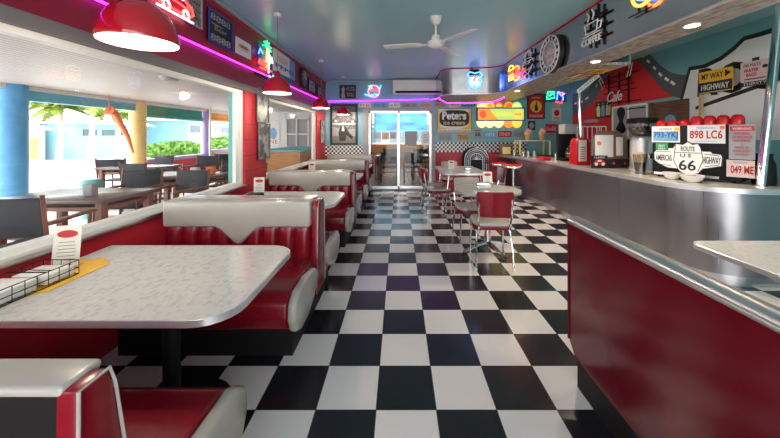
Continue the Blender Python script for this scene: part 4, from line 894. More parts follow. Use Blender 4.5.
# red box with white front
Y8 = 5.05; t = thing('cup_dispenser', 'red and white cup dispenser box left of the brown machine', 'dispenser', (BX(584,Y8), Y8+.1, CZ))
MB().prism([(x, Y8, z) for x, z in ((BX(575.5,Y8),CZ),(BX(576.5,Y8),CZ+.36),(BX(579,Y8),CZ+.43),(BX(588,Y8),CZ+.43),(BX(591,Y8),CZ+.36),(BX(591,Y8),CZ))], (0,.2,0), .01).build('body', 'redplastic', t)
MB().box((BX(578.5,Y8),Y8-.006,CZ+.06),(BX(586.5,Y8),Y8-.0005,CZ+.40),.002).build('white_front', 'whiteink', t)
mb = MB(); [mb.box((BX(580,Y8),Y8-.009,CZ+.1+.035*k),(BX(585,Y8),Y8-.0065,CZ+.112+.035*k)) for k in range(6)]; mb.build('small_print', 'redink', t)
# black coffee machine
Y9 = 5.75; t = thing('coffee_machine', 'black filter coffee machine near the start of the mural', 'coffee machine', (BX(571,Y9), Y9+.1, CZ))
MB().box((BX(564,Y9),Y9,CZ),(BX(582,Y9),Y9+.3,CZ+.05),.01).build('base', 'blackmat', t)
MB().box((BX(564,Y9),Y9+.2,CZ+.05),(BX(582,Y9),Y9+.3,CZ+.68),.01).build('tower', 'blackmat', t)
MB().box((BX(564,Y9),Y9-.02,CZ+.50),(BX(582,Y9),Y9+.21,CZ+.68),.02).build('brew_head', 'grey', t)
MB().lathe((BX(573,Y9),Y9+.09,CZ+.05), [(0,0),(.08,0),(.1,.08),(.09,.16),(.05,.2),(.055,.23),(0,.23)], 20).build('jug', 'drinkglass', t)
MB().lathe((BX(573,Y9),Y9+.09,CZ+.055), [(0,0),(.075,0),(.092,.08),(0,.09)], 20).build('coffee', 'coffee', t)
# white cage rack
mb = MB(); Yq = 5.55
xs = [BX(583+4.6*k,Yq) for k in range(6)]
for x in xs: mb.tube([(x,Yq,CZ),(x,Yq,CZ+.63)],.008,6)
mb.tube([(xs[0],Yq,CZ+.63),(xs[-1],Yq,CZ+.63)],.01,6); mb.tube([(xs[0],Yq,CZ+.02),(xs[-1],Yq,CZ+.02)],.01,6)
mb.tube([(xs[0],Yq+.18,CZ+.63),(xs[-1],Yq+.18,CZ+.63)],.01,6); mb.tube([(xs[0],Yq,CZ+.63),(xs[0],Yq+.18,CZ+.63),(xs[0],Yq+.18,CZ)],.008,6); mb.tube([(xs[-1],Yq,CZ+.63),(xs[-1],Yq+.18,CZ+.63),(xs[-1],Yq+.18,CZ)],.008,6)
tag(mb.build('wire_rack','white'), 'white upright wire rack behind the red cup box', 'rack')
# glass display with sundaes
Ya = 7.0; t = thing('display_case', 'low glass display case on the far part of the counter', 'display case', (BX(538,Ya), Ya+.15, CZ))
xa, xb = BX(520.5,Ya), BX(552,Ya)
MB().box((xa,Ya,CZ),(xb,Ya+.4,CZ+.04),.004).build('base', 'steel', t)
MB().box((xa,Ya+.05,CZ+.34),(xb,Ya+.4,CZ+.36),.003).build('top_shelf', 'paper', t)
MB().prism([(xa+.005,Ya+.02,CZ+.04),(xb-.005,Ya+.02,CZ+.04),(xb-.005,Ya+.06,CZ+.34),(xa+.005,Ya+.06,CZ+.34)],(0,.004,0)).build('pane', 'glass', t, smooth=False)
mb = MB(); [mb.box((a,b,CZ+.04),(a+.03,b+.03,CZ+.34)) for a in (xa,xb-.03) for b in (Ya+.05,Ya+.36)]; mb.build('corner_post', 'paleyellow', t)
for k, px in enumerate((528,542)):
    p = Vector((BX(px,Ya+.2), Ya+.2, CZ+.36)); t = thing('sundae_model', ['left giant pink ice cream sundae on top of the display case','right giant pink ice cream sundae on top of the display case'][k], 'sundae', p, 'ice cream sundaes on the display case')
    MB().lathe(p, [(0,0),(.05,0),(.055,.02),(.075,.12),(.07,.13),(0,.13)], 18).build('cup', 'waffle', t)
    MB().sphere(p+Vector((-.02,0,.16)),.065).sphere(p+Vector((.03,0,.20)),.06).sphere(p+Vector((0,0,.235)),.04).build('scoops', 'icecream', t)
p = Vector((BX(557.5,6.3),6.3,CZ)); t = thing('mug', 'white mug on the counter right of the display case', 'mug', p)
MB().lathe(p, [(0,0),(.05,0),(.052,.11),(.046,.11),(.045,.01),(0,.01)], 20).build('cup', 'ceramic', t); MB().tube([p+Vector((.05,0,.09)),p+Vector((.085,0,.08)),p+Vector((.085,0,.035)),p+Vector((.05,0,.03))],.008,6).build('handle','ceramic',t)
tag(MB().box((BX(541,5.9),5.9,CZ),(BX(551,5.9),6.1,CZ+.06),.01).build('serving_tray','redplastic'), 'red box lying on the counter left of the white mug', 'box')
for k,(px,Yg) in enumerate(((513.5,7.25),(523,6.85),(528,6.8),(534,6.75))):
    p = Vector((BX(px,Yg),Yg,CZ)); tag(MB().lathe(p,[(0,0),(.035,0),(.045,.13),(.04,.13),(.032,.01),(0,.01)],16).build('drinking_glass','drinkglass'), ['clear glass farthest along the counter beside brown radio','clear glass second from the far end of counter','clear glass before the left sundae case post','clear glass nearest the red box on counter'][k], 'glass', 'clear glasses before the display case')
Yz = 7.5; t = thing('vintage_radio', 'brown box radio with beige front at the counter far end', 'radio', (BX(500,Yz),Yz+.1,CZ))
MB().box((BX(501,Yz),Yz,CZ),(BX(512,Yz),Yz+.2,CZ+.24),.02,3).build('case','brownbox',t); MB().box((BX(502.5,Yz),Yz-.008,CZ+.03),(BX(510.5,Yz),Yz-.001,CZ+.19)).build('front_grille','paleyellow',t)
# dark espresso machine behind oven left, items right of post
p = Vector((3.52, 3.05, CZ)); t = thing('dark_jug', 'dark jug at the right edge of the counter', 'jug', p)
MB().lathe(p,[(0,0),(.08,0),(.085,.03),(.08,.2),(.06,.26),(.065,.30),(0,.30)],20).build('body','blackmat',t); MB().tube([p+Vector((-.05,0,.26)),p+Vector((-.04,0,.34)),p+Vector((.04,0,.34)),p+Vector((.05,0,.26))],.006,6).build('handle','chrome',t)
t = thing('espresso_machine', 'dark espresso machine on the back counter before the wooden door', 'espresso machine', (4.0,5.0,.92))
MB().box((3.88,4.75,.92),(4.15,5.4,1.30),.02,3).build('body','blackmat',t); MB().box((3.87,4.73,1.30),(4.17,5.42,1.36),.01).build('cup_tray','steel',t); MB().cyl((3.87,5.0,1.1),(3.78,5.0,1.09),.03).build('group_head','chrome',t)

# ================================================================ STOOLS, TABLES, CHAIRS
def make_stool(label):
    t = thing('bar_stool', label, 'stool', (0,0,0), 'red topped bar stools at the counter')
    st_ = MB().lathe((0,0,0), [(0,.77),(.15,.77),(.18,.76),(.185,.74)], 28).build('seat','redplastic',t)
    MB().lathe((0,0,0), [(.187,.742),(.19,.735),(.19,.69),(.187,.683),(0,.683)], 28).build('seat_band','chrome',st_)
    mb = MB()
    MB().cyl((0,0,.02),(0,0,.69),.03).build('column','chrome',t); MB().lathe((0,0,0),[(0,0),(.22,0),(.22,.012),(.06,.045),(.03,.07)],28).build('base','chrome',t)
    MB().tube([(.15*math.cos(a*.5236),.15*math.sin(a*.5236),.28) for a in range(12)],.01,8,True).tube([(-.15,0,.28),(.15,0,.28)],.008,6).build('footrest','chrome',t)
    return t
s1 = put(make_stool('farther red topped bar stool by the end of the counter'), (2.30,7.25,0)); put(copy_tree(s1), (2.42,6.70,0), 0, 'nearer red topped bar stool by the end of the counter')

def make_chair(label):      # faces +y
    t = thing('diner_chair', label, 'chair', (0,0,0), 'chrome and vinyl diner chairs')
    st_ = MB().prism([(x,y,.425) for x,y in ((-.17,-.19),(-.2,-.1),(-.205,.1),(-.18,.185),(-.1,.21),(.1,.21),(.18,.185),(.205,.1),(.2,-.1),(.17,-.19))],(0,0,.05),.018,3).build('seat','cream',t)
    MB().prism([(x*1.015,y*1.015,.40) for x,y in ((-.17,-.19),(-.2,-.1),(-.205,.1),(-.18,.185),(-.1,.21),(.1,.21),(.18,.185),(.205,.1),(.2,-.1),(.17,-.19))],(0,0,.045),.006).build('seat_band','vinyl',st_)
    # backrest: a curved pad
    mb = MB(); n = 10; R = []
    for side, yo in ((0,0),(1,.035)):
        for i in range(n+1):
            f = i/n*2-1; x = f*.185; y = -.235+.035*f*f*0-.03*(1-f*f)+yo
            for z, sx in ((.55,.82),(.60,.93),(.72,1.0),(.78,1.0),(.81,.95)):
                R.append(mb.bm.verts.new((x*sx, y-(z-.5)*.12, z)))
    k = 5
    idx = lambda s_, i, j: R[s_*(n+1)*k+i*k+j]
    for s_ in (0,1):
        for i in range(n):
            for j in range(k-1): mb.bm.faces.new((idx(s_,i,j),idx(s_,i+1,j),idx(s_,i+1,j+1),idx(s_,i,j+1)))
    for i in range(n):
        for j in (0,k-1): mb.bm.faces.new((idx(0,i,j),idx(0,i+1,j),idx(1,i+1,j),idx(1,i,j)))
    for j in range(k-1):
        for i in (0,n): mb.bm.faces.new((idx(0,i,j),idx(0,i,j+1),idx(1,i,j+1),idx(1,i,j)))
    bk_ = mb.build('backrest','vinyl',t,angle=50)
    mb = MB()
    CO = [((i/n*2-1)*.178*sx, -.235-.03*(1-(i/n*2-1)**2)+.040-(z-.5)*.12, z) for i in range(n+1) for z, sx in ((.565,.82),(.60,.93),(.72,1.0),(.775,1.0),(.797,.95))]
    G = [mb.bm.verts.new(c_) for c_ in CO]
    for i in range(n):
        for j in range(k-1): mb.bm.faces.new((G[i*k+j],G[(i+1)*k+j],G[(i+1)*k+j+1],G[i*k+j+1]))
    mb.build('backrest_pad','cream',bk_)
    for i in (-1,1):
        MB().tube([(i*.145,-.12,.40),(i*.155,-.20,.42),(i*.165,-.235,.50),(i*.165,-.27,.74)],.011,8).build('back_post','chrome',t)
        for jy, y1 in ((1,.20),(-1,-.24)):
            lg_ = MB().tube([(i*.10,jy*.14,.405),(i*.17,jy*.165,.39),(i*.185,y1*.95,.2),(i*.19,y1,.01)],.011,8).build('leg','chrome',t); MB().cyl((i*.19,y1,0),(i*.19,y1,.025),.015,.013,10).build('rubber_foot','paper',lg_)
    return t
c1 = put(make_chair('burgundy diner chair with its back to the camera at round table'), (1.0,3.47,0), -.08)
put(copy_tree(c1), (.95,4.17,0), PI+.05, 'diner chair behind the round table, facing the camera')
for (x,y,rz,lb) in ((.68,5.55,-PI/2+.1,'nearer diner chair on the left side of long table'),(.66,6.15,-PI/2-.1,'farther diner chair on the left side of long table'),(1.12,6.85,PI,'diner chair at the far end of the long table'),(1.62,5.75,PI/2,'diner chair on the right side of the long table'),(1.1,5.05,.1,'diner chair at the near end of long table, partly hidden')):
    if 'near end' in lb: continue
    put(copy_tree(c1), (x,y,0), rz, lb)
t = thing('round_table', 'small round marble table with ribbed chrome edge and star base', 'table', (1.07,3.83,0))
c = Vector((1.07,3.83,0))
tt = MB().lathe(c,[(0,.71),(.385,.71),(.385,.735),(0,.735)],48).build('tabletop','marble',t)
mb = MB(); [mb.tube([c+Vector((.388*math.cos(a*PI/24),.388*math.sin(a*PI/24),.731-.007*k)) for a in range(48)],.0045,6,True) for k in range(4)]; mb.build('ribbed_edge','rib',tt)
MB().cyl(c+Vector((0,0,.06)),c+Vector((0,0,.70)),.038).build('column','chrome',t)
mb = MB()
for a in (20,110,200,290): dd = Vector((math.cos(math.radians(a)),math.sin(math.radians(a)),0)); mb.tube([c+Vector((0,0,.09)),c+dd*.12+Vector((0,0,.07)),c+dd*.34+Vector((0,0,.02))],.025,8,radii=[.035,.028,.016])
mb.build('star_base','chrome',t)
t = thing('long_table', 'rectangular marble table with slanted chrome legs near back', 'table', (1.12,5.9,0))
tt = MB().prism(rrect(.74,5.26,1.50,6.55,.08,.725),(0,0,.025)).build('tabletop','marble',t,smooth=False)
mb = MB(); [mb.tube([p_ for p_ in rrect(.737,5.257,1.503,6.553,.083,.745-.007*k)],.0045,6,True) for k in range(4)]; mb.build('ribbed_edge','rib',tt)
for sx,xx in ((-1,.86),(1,1.38)):
    for yy in (5.38,6.42): MB().tube([(xx,yy+.04,.72),(xx+sx*.05,yy-.01,.35),(xx+sx*.10,yy-.03,0.0)],.014,8).build('leg','chrome',t)
menu_card(.98,5.9,.752,.11,.16,'white menu card on the long table',0)
menu_card(1.12,3.98,.737,.12,.19,'cream menu card with red badge on the round table',.1)
t = thing('condiment_caddy','chrome napkin dispenser on the round table','napkin dispenser',(1.02,3.83,.736))
MB().box((.93,3.78,.736),(1.13,3.88,.82),.012,3).build('case','chrome',t); MB().box((.96,3.775,.76),(1.10,3.781,.80)).build('napkins','paper',t)
tag(MB().box((1.2,5.7,.751),(1.34,5.82,.80),.008).build('napkin_dispenser','chrome'), 'chrome napkin dispenser on the long table', 'napkin dispenser')

# jukebox
t = thing('jukebox','arched chrome and dark jukebox against the red back wall','jukebox',(BX(476.5,7.6),7.7,0))
JX = BX(476.5,7.6)
def arch(rx, zc, rz, z0): return [(JX+rx,z0)]+[(JX+rx*math.cos(PI*k/20), zc+rz*math.sin(PI*k/20)) for k in range(21)]+[(JX-rx,z0)]
def archp(rx,zc,rz,z0,y,dy,name,m): MB().prism([(x,y,z) for x,z in arch(rx,zc,rz,z0)],(0,dy,0),.0).build(name,m,t,smooth=False)
archp(.29,.80,.29,0,7.62,.30,'cabinet','blackmat'); archp(.255,.80,.255,.3,7.61,.01,'inner_panel','blackmat')
for r,m in ((.28,'chrome'),(.235,'chrome'),(.19,'steel'),(.15,'chrome')):
    MB().tube([(x,7.60,z) for x,z in arch(r,.80,r,.3)],.012,6).build('chrome_arch',m,t)
mb = MB(); [mb.tube([(JX,7.595,.80),(JX+.14*math.cos(a*PI/8),7.595,.80+.14*math.sin(a*PI/8))],.006,6) for a in range(9)]; mb.build('fan_rays','chrome',t)
MB().box((JX-.22,7.595,.12),(JX+.22,7.618,.55),.01).build('lower_grille','redplastic',t)

# ================================================================ RIGHT FOREGROUND BOOTH
t = thing('booth_partition','burgundy laminate booth back with aluminium cap in right foreground','booth bench',(.985,.9,0))
PY0, PY1 = -1.2, 1.775
mb = MB(); mb.prism([(.955,y,z) for y,z in ((PY0,.185),(PY1-.06,.185),(PY1,.25),(PY1,.905),(PY0,.905))],(.055,0,0),0); mb.build('back_panel','vinylpanel',t,smooth=False)
mb = MB(); mb.box((.985,PY0,0),(1.5,1.745,.19)); mb.build('plinth','blackmat',t)
mb = MB(); pr = [(.948,.895),(.948,.915),(.957,.928),(.975,.935),(1.0,.935),(1.018,.928),(1.025,.915),(1.025,.895)]
mb.prism([(x,PY0,z) for x,z in pr],(0,PY1+.004-PY0,0)); mb.tube([(.948,PY0,.912),(.948,PY1,.912)],.003,6); mb.tube([(.953,PY0,.925),(.953,PY1,.925)],.003,6); mb.build('cap','alu',t)
MB().box((.948,PY1-.004,.25),(1.018,PY1+.004,.90)).build('end_strip','vinylpanel',t)
MB().box((1.03,PY0,.2),(1.55,1.74,.46),.03,3).build('seat','vinyl',t); MB().box((1.012,PY0,.44),(1.12,1.74,.86),.03,3).build('backrest','vinyl',t)
t = thing('marble_table','marble table with ribbed edge at the right, behind partition','table',(2.4,1.4,0))
tt = MB().prism(rrect(1.82,.75,3.0,2.0,.09,TZ-.028),(0,0,.028)).build('tabletop','marble',t,smooth=False)
mb = MB(); [mb.tube(rrect(1.817,.747,3.003,2.003,.093,TZ-.004-.0068*k),.0042,6,True) for k in range(4)]; mb.build('ribbed_edge','rib',tt)
MB().cyl((2.4,1.4,.02),(2.4,1.4,TZ-.03),.04).lathe((2.4,1.4,0),[(0,0),(.3,0),(.3,.015),(.04,.06)],24).build('pedestal','blackmat',t)

# ================================================================ OUTSIDE: VERANDA
XP = -7.0
struct(bx('floor_veranda', (XP-.4, -6, -.12), (XL-.14, 15.5, -.01), 'paving'))
struct(bx('ceiling_veranda', (XP-.6, -6, 2.30), (XL-.14, 16, 2.40), 'boards'))
struct(bx('ground', (-60, -40, -.3), (40, 90, -.13), 'street'))
def pillar(x, y, r, m, lb):
    tag(MB().lathe((x,y,-.01),[(0,0),(r,0),(r,2.31),(0,2.31)],28).build('round_pillar',m), lb, 'pillar', 'round veranda pillars')
pillar(XP,5.72,.20,'bluepil','thick round blue pillar of the veranda at the left edge')
pillar(XP,8.47,.19,'yelpil','round yellow pillar in the middle of the veranda')
pillar(XP,11.4,.13,'purpil','slim round lilac pillar beside the orange blind')
struct(bx('beam_blue', (XP-.08,5.8,2.03),(XP+.08,8.35,2.24),'beamblue'))
struct(bx('beam_edge', (XP-.1,-6,2.22),(XP+.1,15.9,2.30),'white'))
def blind(y0,y1,m,lb,z0=1.88):
    mb = MB(); mb.box((XP-.02,y0,z0+.06),(XP+.02,y1,2.22)); mb.cyl((XP,y0,z0+.06),(XP,y1,z0+.06),.07); tag(mb.build('rolled_blind',m), lb, 'blind')
blind(8.62,11.2,'greenblind','green rolled up blind between yellow and lilac pillars')
blind(11.6,15.4,'orangeblind','orange rolled up blind beyond the lilac pillar',1.92)
t = thing('parapet','bright red low wall with pale rail along the veranda','low wall',(XP,10,0))
MB().box((XP-.08,8.7,-.01),(XP+.08,11.3,.62)).build('wall','redwallout',t); MB().box((XP-.1,8.7,.62),(XP+.1,11.3,.72)).build('rail','purpil',t)
text('DINE IN', Vector((XP+.082,9.6,.35)), UL, UZ, 1.0,.22,'whiteink',t)
t = thing('parapet','tan low wall with lilac rail beyond the lilac pillar','low wall',(XP,13.5,0))
MB().box((XP-.08,11.55,-.01),(XP+.08,15.4,.72)).build('wall','tan',t); MB().box((XP-.1,11.55,.72),(XP+.1,15.4,.84)).build('rail','purpil',t)
tag(MB().box((-2.16,4.0,-.01),(-2.04,4.12,2.31)).build('veranda_post','tealpost'), 'thin turquoise post just outside the large window', 'post')
tag(MB().cyl((XP+.9,10.2,-.01),(XP+.9,10.2,2.3),.03).build('veranda_post','alu'), 'thin grey metal pole before the green blind', 'post')
mb = MB(); mb.lathe((-3.55,4.9,2.29),[(0,-.06),(.10,-.055),(.14,-.02),(.15,.005)],24); tag(mb.build('ceiling_vent','grey'), 'round ventilator on the white veranda ceiling', 'vent')
tag(MB().tube([(XP+.35,7.25,1.95),(XP+.35,7.4,1.9),(XP+.35,7.75,1.35),(XP+.35,7.9,.95)],.1,12,radii=[.11,.065,.05,.025]).tube([(XP+.35,7.25,1.95),(XP+.35,7.25,2.3)],.01,6).build('windsock','orangecone'), 'orange horn shaped windsock left of the yellow pillar', 'windsock')

def make_dchair(label):     # faces +y, director's chair
    t = thing('outdoor_chair', label, 'chair', (0,0,0), 'dark sling chairs on the veranda')
    MB().box((-.24,-.22,.42),(.24,.22,.445),.008).build('seat','navy',t)
    mb = MB(); M4 = Matrix.Translation((0,-.24,.56)) @ Matrix.Rotation(.14,4,'X'); mb.box((-.25,-.012,0),(.25,.012,.33),.008,M4=M4); mb.build('backrest','navy',t)
    for s in (-1,1):
        MB().tube([(s*.265,-.22,.0),(s*.265,-.23,.45),(s*.265,-.29,.91)],.02,4).build('leg','deckchair',t)
        MB().tube([(s*.265,.22,.0),(s*.265,.22,.66)],.02,4).build('leg','deckchair',t)
        MB().box((s*.265-.03,-.25,.65),(s*.265+.03,.27,.675),.004).build('armrest','deckchair',t)
        MB().box((s*.265-.012,-.22,.18),(s*.265+.012,.22,.22)).build('stretcher','deckchair',t)
    MB().box((-.265,.19,.24),(.265,.215,.28)).build('crossbar','deckchair',t)
    return t
def make_otable(label):
    t = thing('outdoor_table', label, 'table', (0,0,0), 'dark rectangular tables on the veranda')
    MB().box((-.6,-.38,.71),(.6,.38,.75),.006).build('tabletop','tabledark',t)
    for sx in (-1,1):
        for sy in (-1,1): MB().box((sx*.52-.035,sy*.3-.035,0),(sx*.52+.035,sy*.3+.035,.71)).build('leg','deckchair',t)
    MB().box((-.52,-.30,.62),(.52,.30,.66)).build('apron','deckchair',t)
    return t
VZ = -.01
ot = put(make_otable('nearest dark table on the veranda, beside the sling chair'), (-3.55,3.52,VZ))
put(copy_tree(ot),(-3.55,5.25,VZ),0,'second dark veranda table, seen left of the turquoise post')
put(copy_tree(ot),(-5.4,6.6,VZ),0,'dark veranda table by the yellow pillar')
put(copy_tree(ot),(-4.7,9.5,VZ),0,'farthest dark veranda table seen through the last window')
dc = put(make_dchair('large dark sling chair at the far left of the window'), (-3.22,2.80,VZ), .2)
for x,y,r,lb in ((-3.05,4.32,PI-.2,'dark sling chair at the far side of the nearest veranda table'),(-3.75,4.38,PI+.1,'dark sling chair behind the nearest veranda table, farther left'),
    (-2.62,5.3,PI/2,'dark sling chair at the right end of the second veranda table'),(-3.3,6.1,PI,'dark sling chair behind the second veranda table'),(-6.1,6.9,.2,'dark sling chair near the blue pillar and table'),(-4.75,5.95,-.1,'dark sling chair in front of the table by yellow pillar'),
    (-4.7,7.5,PI,'dark sling chair behind the table by the yellow pillar'),(-5.9,7.6,PI-.2,'dark sling chair close to the yellow pillar base'),(-4.6,3.4,-PI/2,'dark sling chair at the left end of nearest veranda table'),(-4.7,8.75,.2,'dark sling chair before the farthest veranda table')):
    put(copy_tree(dc),(x,y,VZ),r,lb)
p = Vector((-5.2,5.35,VZ)); tag(MB().lathe(p,[(0,0),(.12,0),(.14,.4),(.145,.6),(.11,.65),(0,.66)],20).build('litter_bin','tealpost'), 'green tub standing between the veranda chairs', 'bin')
p = Vector((-3.3,3.38,.74)); tag(MB().box(p+Vector((-.05,-.04,0)),p+Vector((.05,.04,.13)),.01).build('menu_holder','papergrey'), 'grey menu holder on the nearest veranda table', 'menu holder')
for k,(x,y,m,lb) in enumerate(((-3.35,5.2,'paper','white napkin box on the second veranda table'),(-3.15,5.3,'orange','orange sauce tub on the second veranda table'))):
    tag(MB().box((x-.06,y-.05,.74),(x+.06,y+.05,.86),.015).build('table_box',m), lb, 'container')
# bar area seen through window 2
t = thing('outdoor_bar','honey timber bar with blue top beyond the second window','bar',(-3.0,9.6,0))
MB().box((-3.6,8.3,-.01),(-2.6,10.9,.95)).build('front','barwood',t); MB().box((-3.7,8.2,.95),(-2.5,11.0,1.0),.005).build('bar_top','beamblue',t)
t = thing('kiosk','white kiosk wall with framed door beyond the timber bar','kiosk',(-4.4,12.2,0))
MB().box((-6.2,12.2,-.01),(-3.2,12.3,2.29)).build('wall','bldwhite',t); MB().box((-4.3,12.15,0),(-3.5,12.2,2.0)).build('door','papergrey',t)
mb = MB(); [mb.box((x,12.1,0),(x+.05,12.15,2.05)) for x in (-4.35,-3.95,-3.5)]; [mb.box((-4.35,12.1,z),(-3.45,12.15,z+.05)) for z in (.9,1.4,2.0)]; mb.build('door_frame','white',t)
sign('poster','blue figure poster on the white kiosk wall','poster',Plane((-5.3,12.19,1.0),UB),.7,.9,'whiteink',[('e',.3,.65,.18,.2,'blueink','figure'),('e',.65,.5,.2,.25,'skyink','figure'),('t','DINE',.5,.15,.8,.18,'redink')])

# ---------- far: street, buildings, greenery
t = thing('blue_building','pale blue building with white roof across the street','building',(-24,22,0))
MB().box((-26,19.6,-.13),(-20,25,2.1)).build('wall','bldblue',t); MB().prism([(-26.5,19.4,2.1),(-19.5,19.4,2.1),(-23,19.4,3.2)],(0,5.9,0)).build('roof','bldwhite',t)
mb = MB(); [mb.box((-20.0,20.+1.3*k,1.35),(-19.95,20.9+1.3*k,1.75)) for k in range(4)]; mb.build('window','winddark',t)
t = thing('white_building','long white building across the street behind the palms','building',(-26,10,0))
MB().box((-28,10,-.13),(-21.5,19.2,1.7)).build('wall','bldwhite',t); MB().prism([(-28.5,9.6,1.7),(-21,9.6,1.7),(-24.7,9.6,2.9)],(0,9.7,0)).build('roof','bldwhite',t)
mb = MB(); [mb.box((-21.5,10.5+1.8*k,.2),(-21.45,11.3+1.8*k,1.4)) for k in range(4)]; mb.build('window','skyink',t); MB().box((-21.5,18.0,.0),(-21.44,18.8,1.2)).build('door','paleyellow',t)
t = thing('teal_building','pale building with dark strip windows behind the hedges','building',(-22,33,0))
MB().box((-24,27,-.13),(-18,42,2.6)).build('wall','bldblue',t); MB().box((-24.5,25.5,2.6),(-17.4,42.5,3.0)).build('roof','bldwhite',t)
mb = MB(); [mb.box((-18,27.3+2.4*k,1.6),(-17.95,28.6+2.4*k,2.2)) for k in range(6)]; mb.build('window','winddark',t)
def foliage(c, R, n, m, name, parent=None, size=.3):
    mb = MB(); c = Vector(c)
    for _ in range(n):
        while True:
            q_ = Vector((random.uniform(-1,1),random.uniform(-1,1),random.uniform(-1,1)))
            if q_.length <= 1: break
        q_ = c+Vector((q_.x*R[0],q_.y*R[1],q_.z*R[2])); a = Vector((random.gauss(0,1),random.gauss(0,1),random.gauss(0,1))).normalized()*size; b = a.orthogonal().normalized()*size*.45
        mb.quad(q_-a, q_+b, q_+a, q_-b)
    return mb.build(name, m, parent, smooth=False)
def palm(x,y,h,lb,s=1.):
    t = thing('palm_tree',lb,'palm tree',(x,y,-.13),'palm trees across the street')
    MB().tube([(x,y,-.13),(x+.1,y,h*.5),(x,y+.1,h)],.2,10,radii=[.24*s,.16*s,.13*s]).build('trunk','trunk',t)
    mb = MB()
    for k in range(16):
        a = k*2*PI/16+random.uniform(-.15,.15); el = random.uniform(-.1,.9); L_ = random.uniform(1.8,2.4)*s; prev = None
        for i in range(10):
            f = i/9; r = L_*f; z = h+math.sin(el)*r*1.0-1.3*s*f*f*1.2
            c_ = Vector((x+math.cos(a)*r*math.cos(el*.6),y+math.sin(a)*r*math.cos(el*.6),z)); sd = Vector((-math.sin(a),math.cos(a),0))
            if prev is not None and i > 1:
                for sg in (-1,1):
                    w = .5*s*math.sin(PI*min(1,f*.9+.1)); mb.quad(prev, c_, c_+sd*sg*w+Vector((math.cos(a)*.15,math.sin(a)*.15,-w*.7)), prev+sd*sg*w*.8+Vector((math.cos(a)*.05,math.sin(a)*.05,-w*.6)))
            prev = c_
    mb.build('fronds','leaf',t,smooth=False)
palm(-19.5,15.8,3.2,'palm tree just right of the blue pillar',.75); palm(-18.2,16.9,3.0,'second palm tree right of the blue pillar',.7); palm(-16.9,17.3,3.3,'third palm tree from the blue pillar',.75); palm(-17.5,19.6,3.0,'fourth palm tree, just left of the windsock',.75)
palm(-16,27,4.8,'palm tree seen under the green blind',.9); palm(-11,24,4.6,'palm tree seen under the orange blind',.7); palm(-8.2,20.5,3.6,'palm tree seen through the second window',.7)
palm(-6.2,17.5,3.0,'leaning low palm seen past the kiosk',.6)
for k,(c,R,lb) in enumerate((((-15,21.3,.35),(1.0,2.7,.65),'green hedge behind the red low wall'),((-12.5,23,.55),(1,3,.75),'green hedge beyond the lilac pillar'),((-9,26,.6),(3,1,.8),'green hedge at the end of the veranda'))):
    tag(foliage(c,R,1500,'hedge','hedge',size=.16), lb, 'hedge')
tag(foliage((-33,36,4.6),(3,14,2.4),3000,'leaf','tree_line',size=.5), 'loose row of yellow green trees behind the street buildings', 'trees')

# ---------- porch behind the sliding door
struct(bx('floor_porch', (-2.1, YB+.14, -.05), (3.2, 13.4, -.005), 'deck'))
struct(bx('wall_porch', (-2.0, 13.3, 0), (3.2, 13.4, 1.0), 'barwood'))
struct(bx('wall_porch_sun_block', (-2.1, YB+.14, 0), (-2.0, 13.4, 2.55), 'bldwhite'))  # unseen wall added to keep the low sun off the porch
struct(bx('ceiling_porch', (XL-.1, YB+.14, 2.55), (3.2, 13.6, 2.62), 'white'))
struct(bx('wall_porch_right', (3.2, YB+.14, 0), (3.3, 13.4, 2.55), 'bldwhite'))
t = thing('banner','glowing turquoise banner with a pale palm shape behind the glass door','banner',(.35,12.8,1.7))
bxa, bxb, bz0, bz1 = BX(374.5,12.8), BX(427,12.8), BZ(130.5,12.8), BZ(113,12.8)
MB().box((bxa,12.8,bz0),(bxb,12.83,bz1)).build('sheet','banner',t); MB().tube([(bxa+.1,12.81,bz1),(bxa+.1,12.81,2.55)],.01,6).build('cord','cord',t); MB().tube([(bxb-.1,12.81,bz1),(bxb-.1,12.81,2.55)],.01,6).build('cord','cord',t)
pl = Plane((bxa,12.799,bz0),UB); M['palmshape'] = mat('pale_cyan_print',(.25,.75,.9),.5,emit=.6,ecol=(.2,.75,.9))
for a in (30,70,110,150,190,-10):
    ca,sa = math.cos(math.radians(a)),math.sin(math.radians(a)); mb = MB(); pl.poly(mb,[(1.1,.40),(1.1+.28*ca-.05*sa,.42+.2*sa+.05*ca),(1.1+.5*ca,.38+.22*sa),(1.1+.28*ca+.04*sa,.36+.18*sa)],0,.004); mb.build('palm_frond','palmshape',t,smooth=False)
tag(MB().box((BX(367.5,12),12,.0),(BX(371.5,12),12.05,2.3)).build('red_drape','curtain'), 'red pink drape hanging left behind the sliding door', 'drape')
sign('notice','white notice sheet hanging behind the right door pane','notice',Plane((BX(405,YB+.07),YB+.07,BZ(146,YB)),UB),.30,.37,'papergrey')
sign('notice','white printed notice right of the hanging sheet','notice',Plane((BX(421.5,YB+.07),YB+.07,BZ(144,YB)),UB),.21,.29,'whiteink',[('l',.1,.1,.9,.9,6,'inkgrey')])
ptb = make_otable('dark table on the porch behind the left door pane'); put(ptb,(-.35,10.3,-.005),PI/2)
put(copy_tree(ptb),(.75,10.3,-.005),PI/2,'dark table on the porch behind the right door pane')
for x,y,r,lb in ((-1.0,9.5,-.1,'black chair on the porch, left of the door gap'),(-.28,9.45,.1,'black chair on the porch just left of door middle'),(.42,9.5,0,'black chair on the porch right of the door middle'),(1.1,9.45,.1,'black chair on the porch at the right pane edge'),(-.3,11.3,PI,'black chair on the porch behind the left table'),(.8,11.3,PI,'black chair on the porch behind the right table')):
    c_ = put(copy_tree(dc),(x,y,-.005),r,lb); c_['group'] = 'dark chairs on the porch'

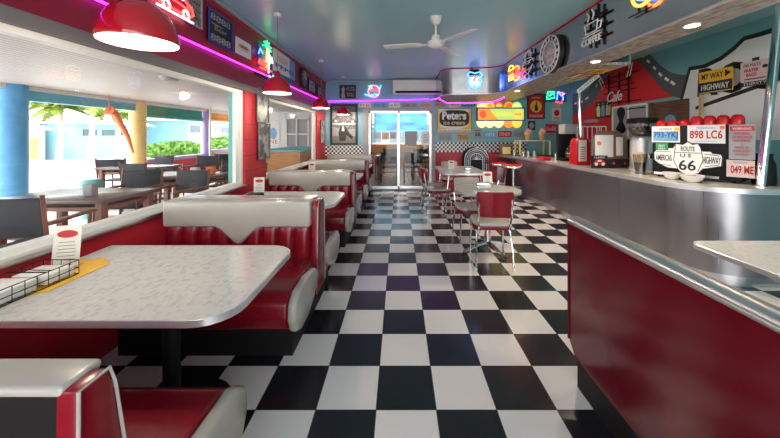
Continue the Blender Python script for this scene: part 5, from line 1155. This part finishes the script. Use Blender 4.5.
t = thing('shop_front','pale pink shop across the yard behind the porch','building',(1,22,0))
M['palepink'] = mat('pale_pink_wall',(.34,.25,.22),.6)
MB().box((-6,21,-.13),(9,24,3.4)).build('wall','palepink',t); MB().box((-6.3,20.6,3.4),(9.3,24.3,3.6)).build('roof','bldwhite',t)
for xw in (-2.4,-.6,1.2,3.0): MB().box((xw,20.95,.9),(xw+1.2,21,2.1)).build('window','winddark',t)
for k,(xa,xb,m,lb) in enumerate(((374,381,'paper','small pale menu panel under left end of banner'),(382,389,'orange','small orange menu panel under the banner'),(390,396,'redink','small red menu panel under the banner'),(411,418,'paleyellow','small yellow menu panel right of the grey notice'))):
    bsign('notice', lb, 'notice', xa,132.5,xb,138.5+k%2, m, [('l',.1,.1,.9,.9,4,'inkgrey')], Y=13.0, group='small panels under the banner')
struct(bx('beam_porch', (-2.0,13.02,BZ(132,13)), (3.2,13.10,BZ(130.5,13)), 'white'))

# ================================================================ LIGHT, WORLD, CAMERA
w = bpy.data.worlds.new('World'); scene.world = w; w.use_nodes = True
N, L = w.node_tree.nodes, w.node_tree.links; bg = N['Background']
sky = N.new('ShaderNodeTexSky'); sky.sky_type = 'HOSEK_WILKIE'; sky.sun_direction = (-.76,-.12,.63); sky.turbidity = 4.; sky.ground_albedo = .5
mx = N.new('ShaderNodeMix'); mx.data_type = 'RGBA'; mx.inputs['Factor'].default_value = .75; mx.inputs['B'].default_value = (1,1,1,1)
L.new(sky.outputs[0], mx.inputs['A']); L.new(mx.outputs['Result'], bg.inputs['Color']); bg.inputs['Strength'].default_value = 4.6
s = bpy.data.lights.new('sun','SUN'); s.energy = 5; s.angle = .02; s.color = (1,.95,.86); so_ = bpy.data.objects.new('sun', s); col.objects.link(so_)
so_.rotation_euler = Vector((-.75,-.12,.62)).to_track_quat('Z','Y').to_euler()

cam = bpy.data.cameras.new('camera'); co = bpy.data.objects.new('camera', cam); col.objects.link(co)
co.location = (0,0,H); co.rotation_euler = (PI/2,0,0)
cam.sensor_width = 36; cam.sensor_fit = 'HORIZONTAL'; cam.lens = F/780*36; cam.shift_x = (390-CX)/780; cam.shift_y = -(219-CY)/780; cam.clip_start = .05; cam.clip_end = 300
scene.camera = co
vs = scene.view_settings; vs.view_transform = 'Standard'; vs.look = 'None'; vs.exposure = .52; vs.gamma = 1; vs.use_curve_mapping = False
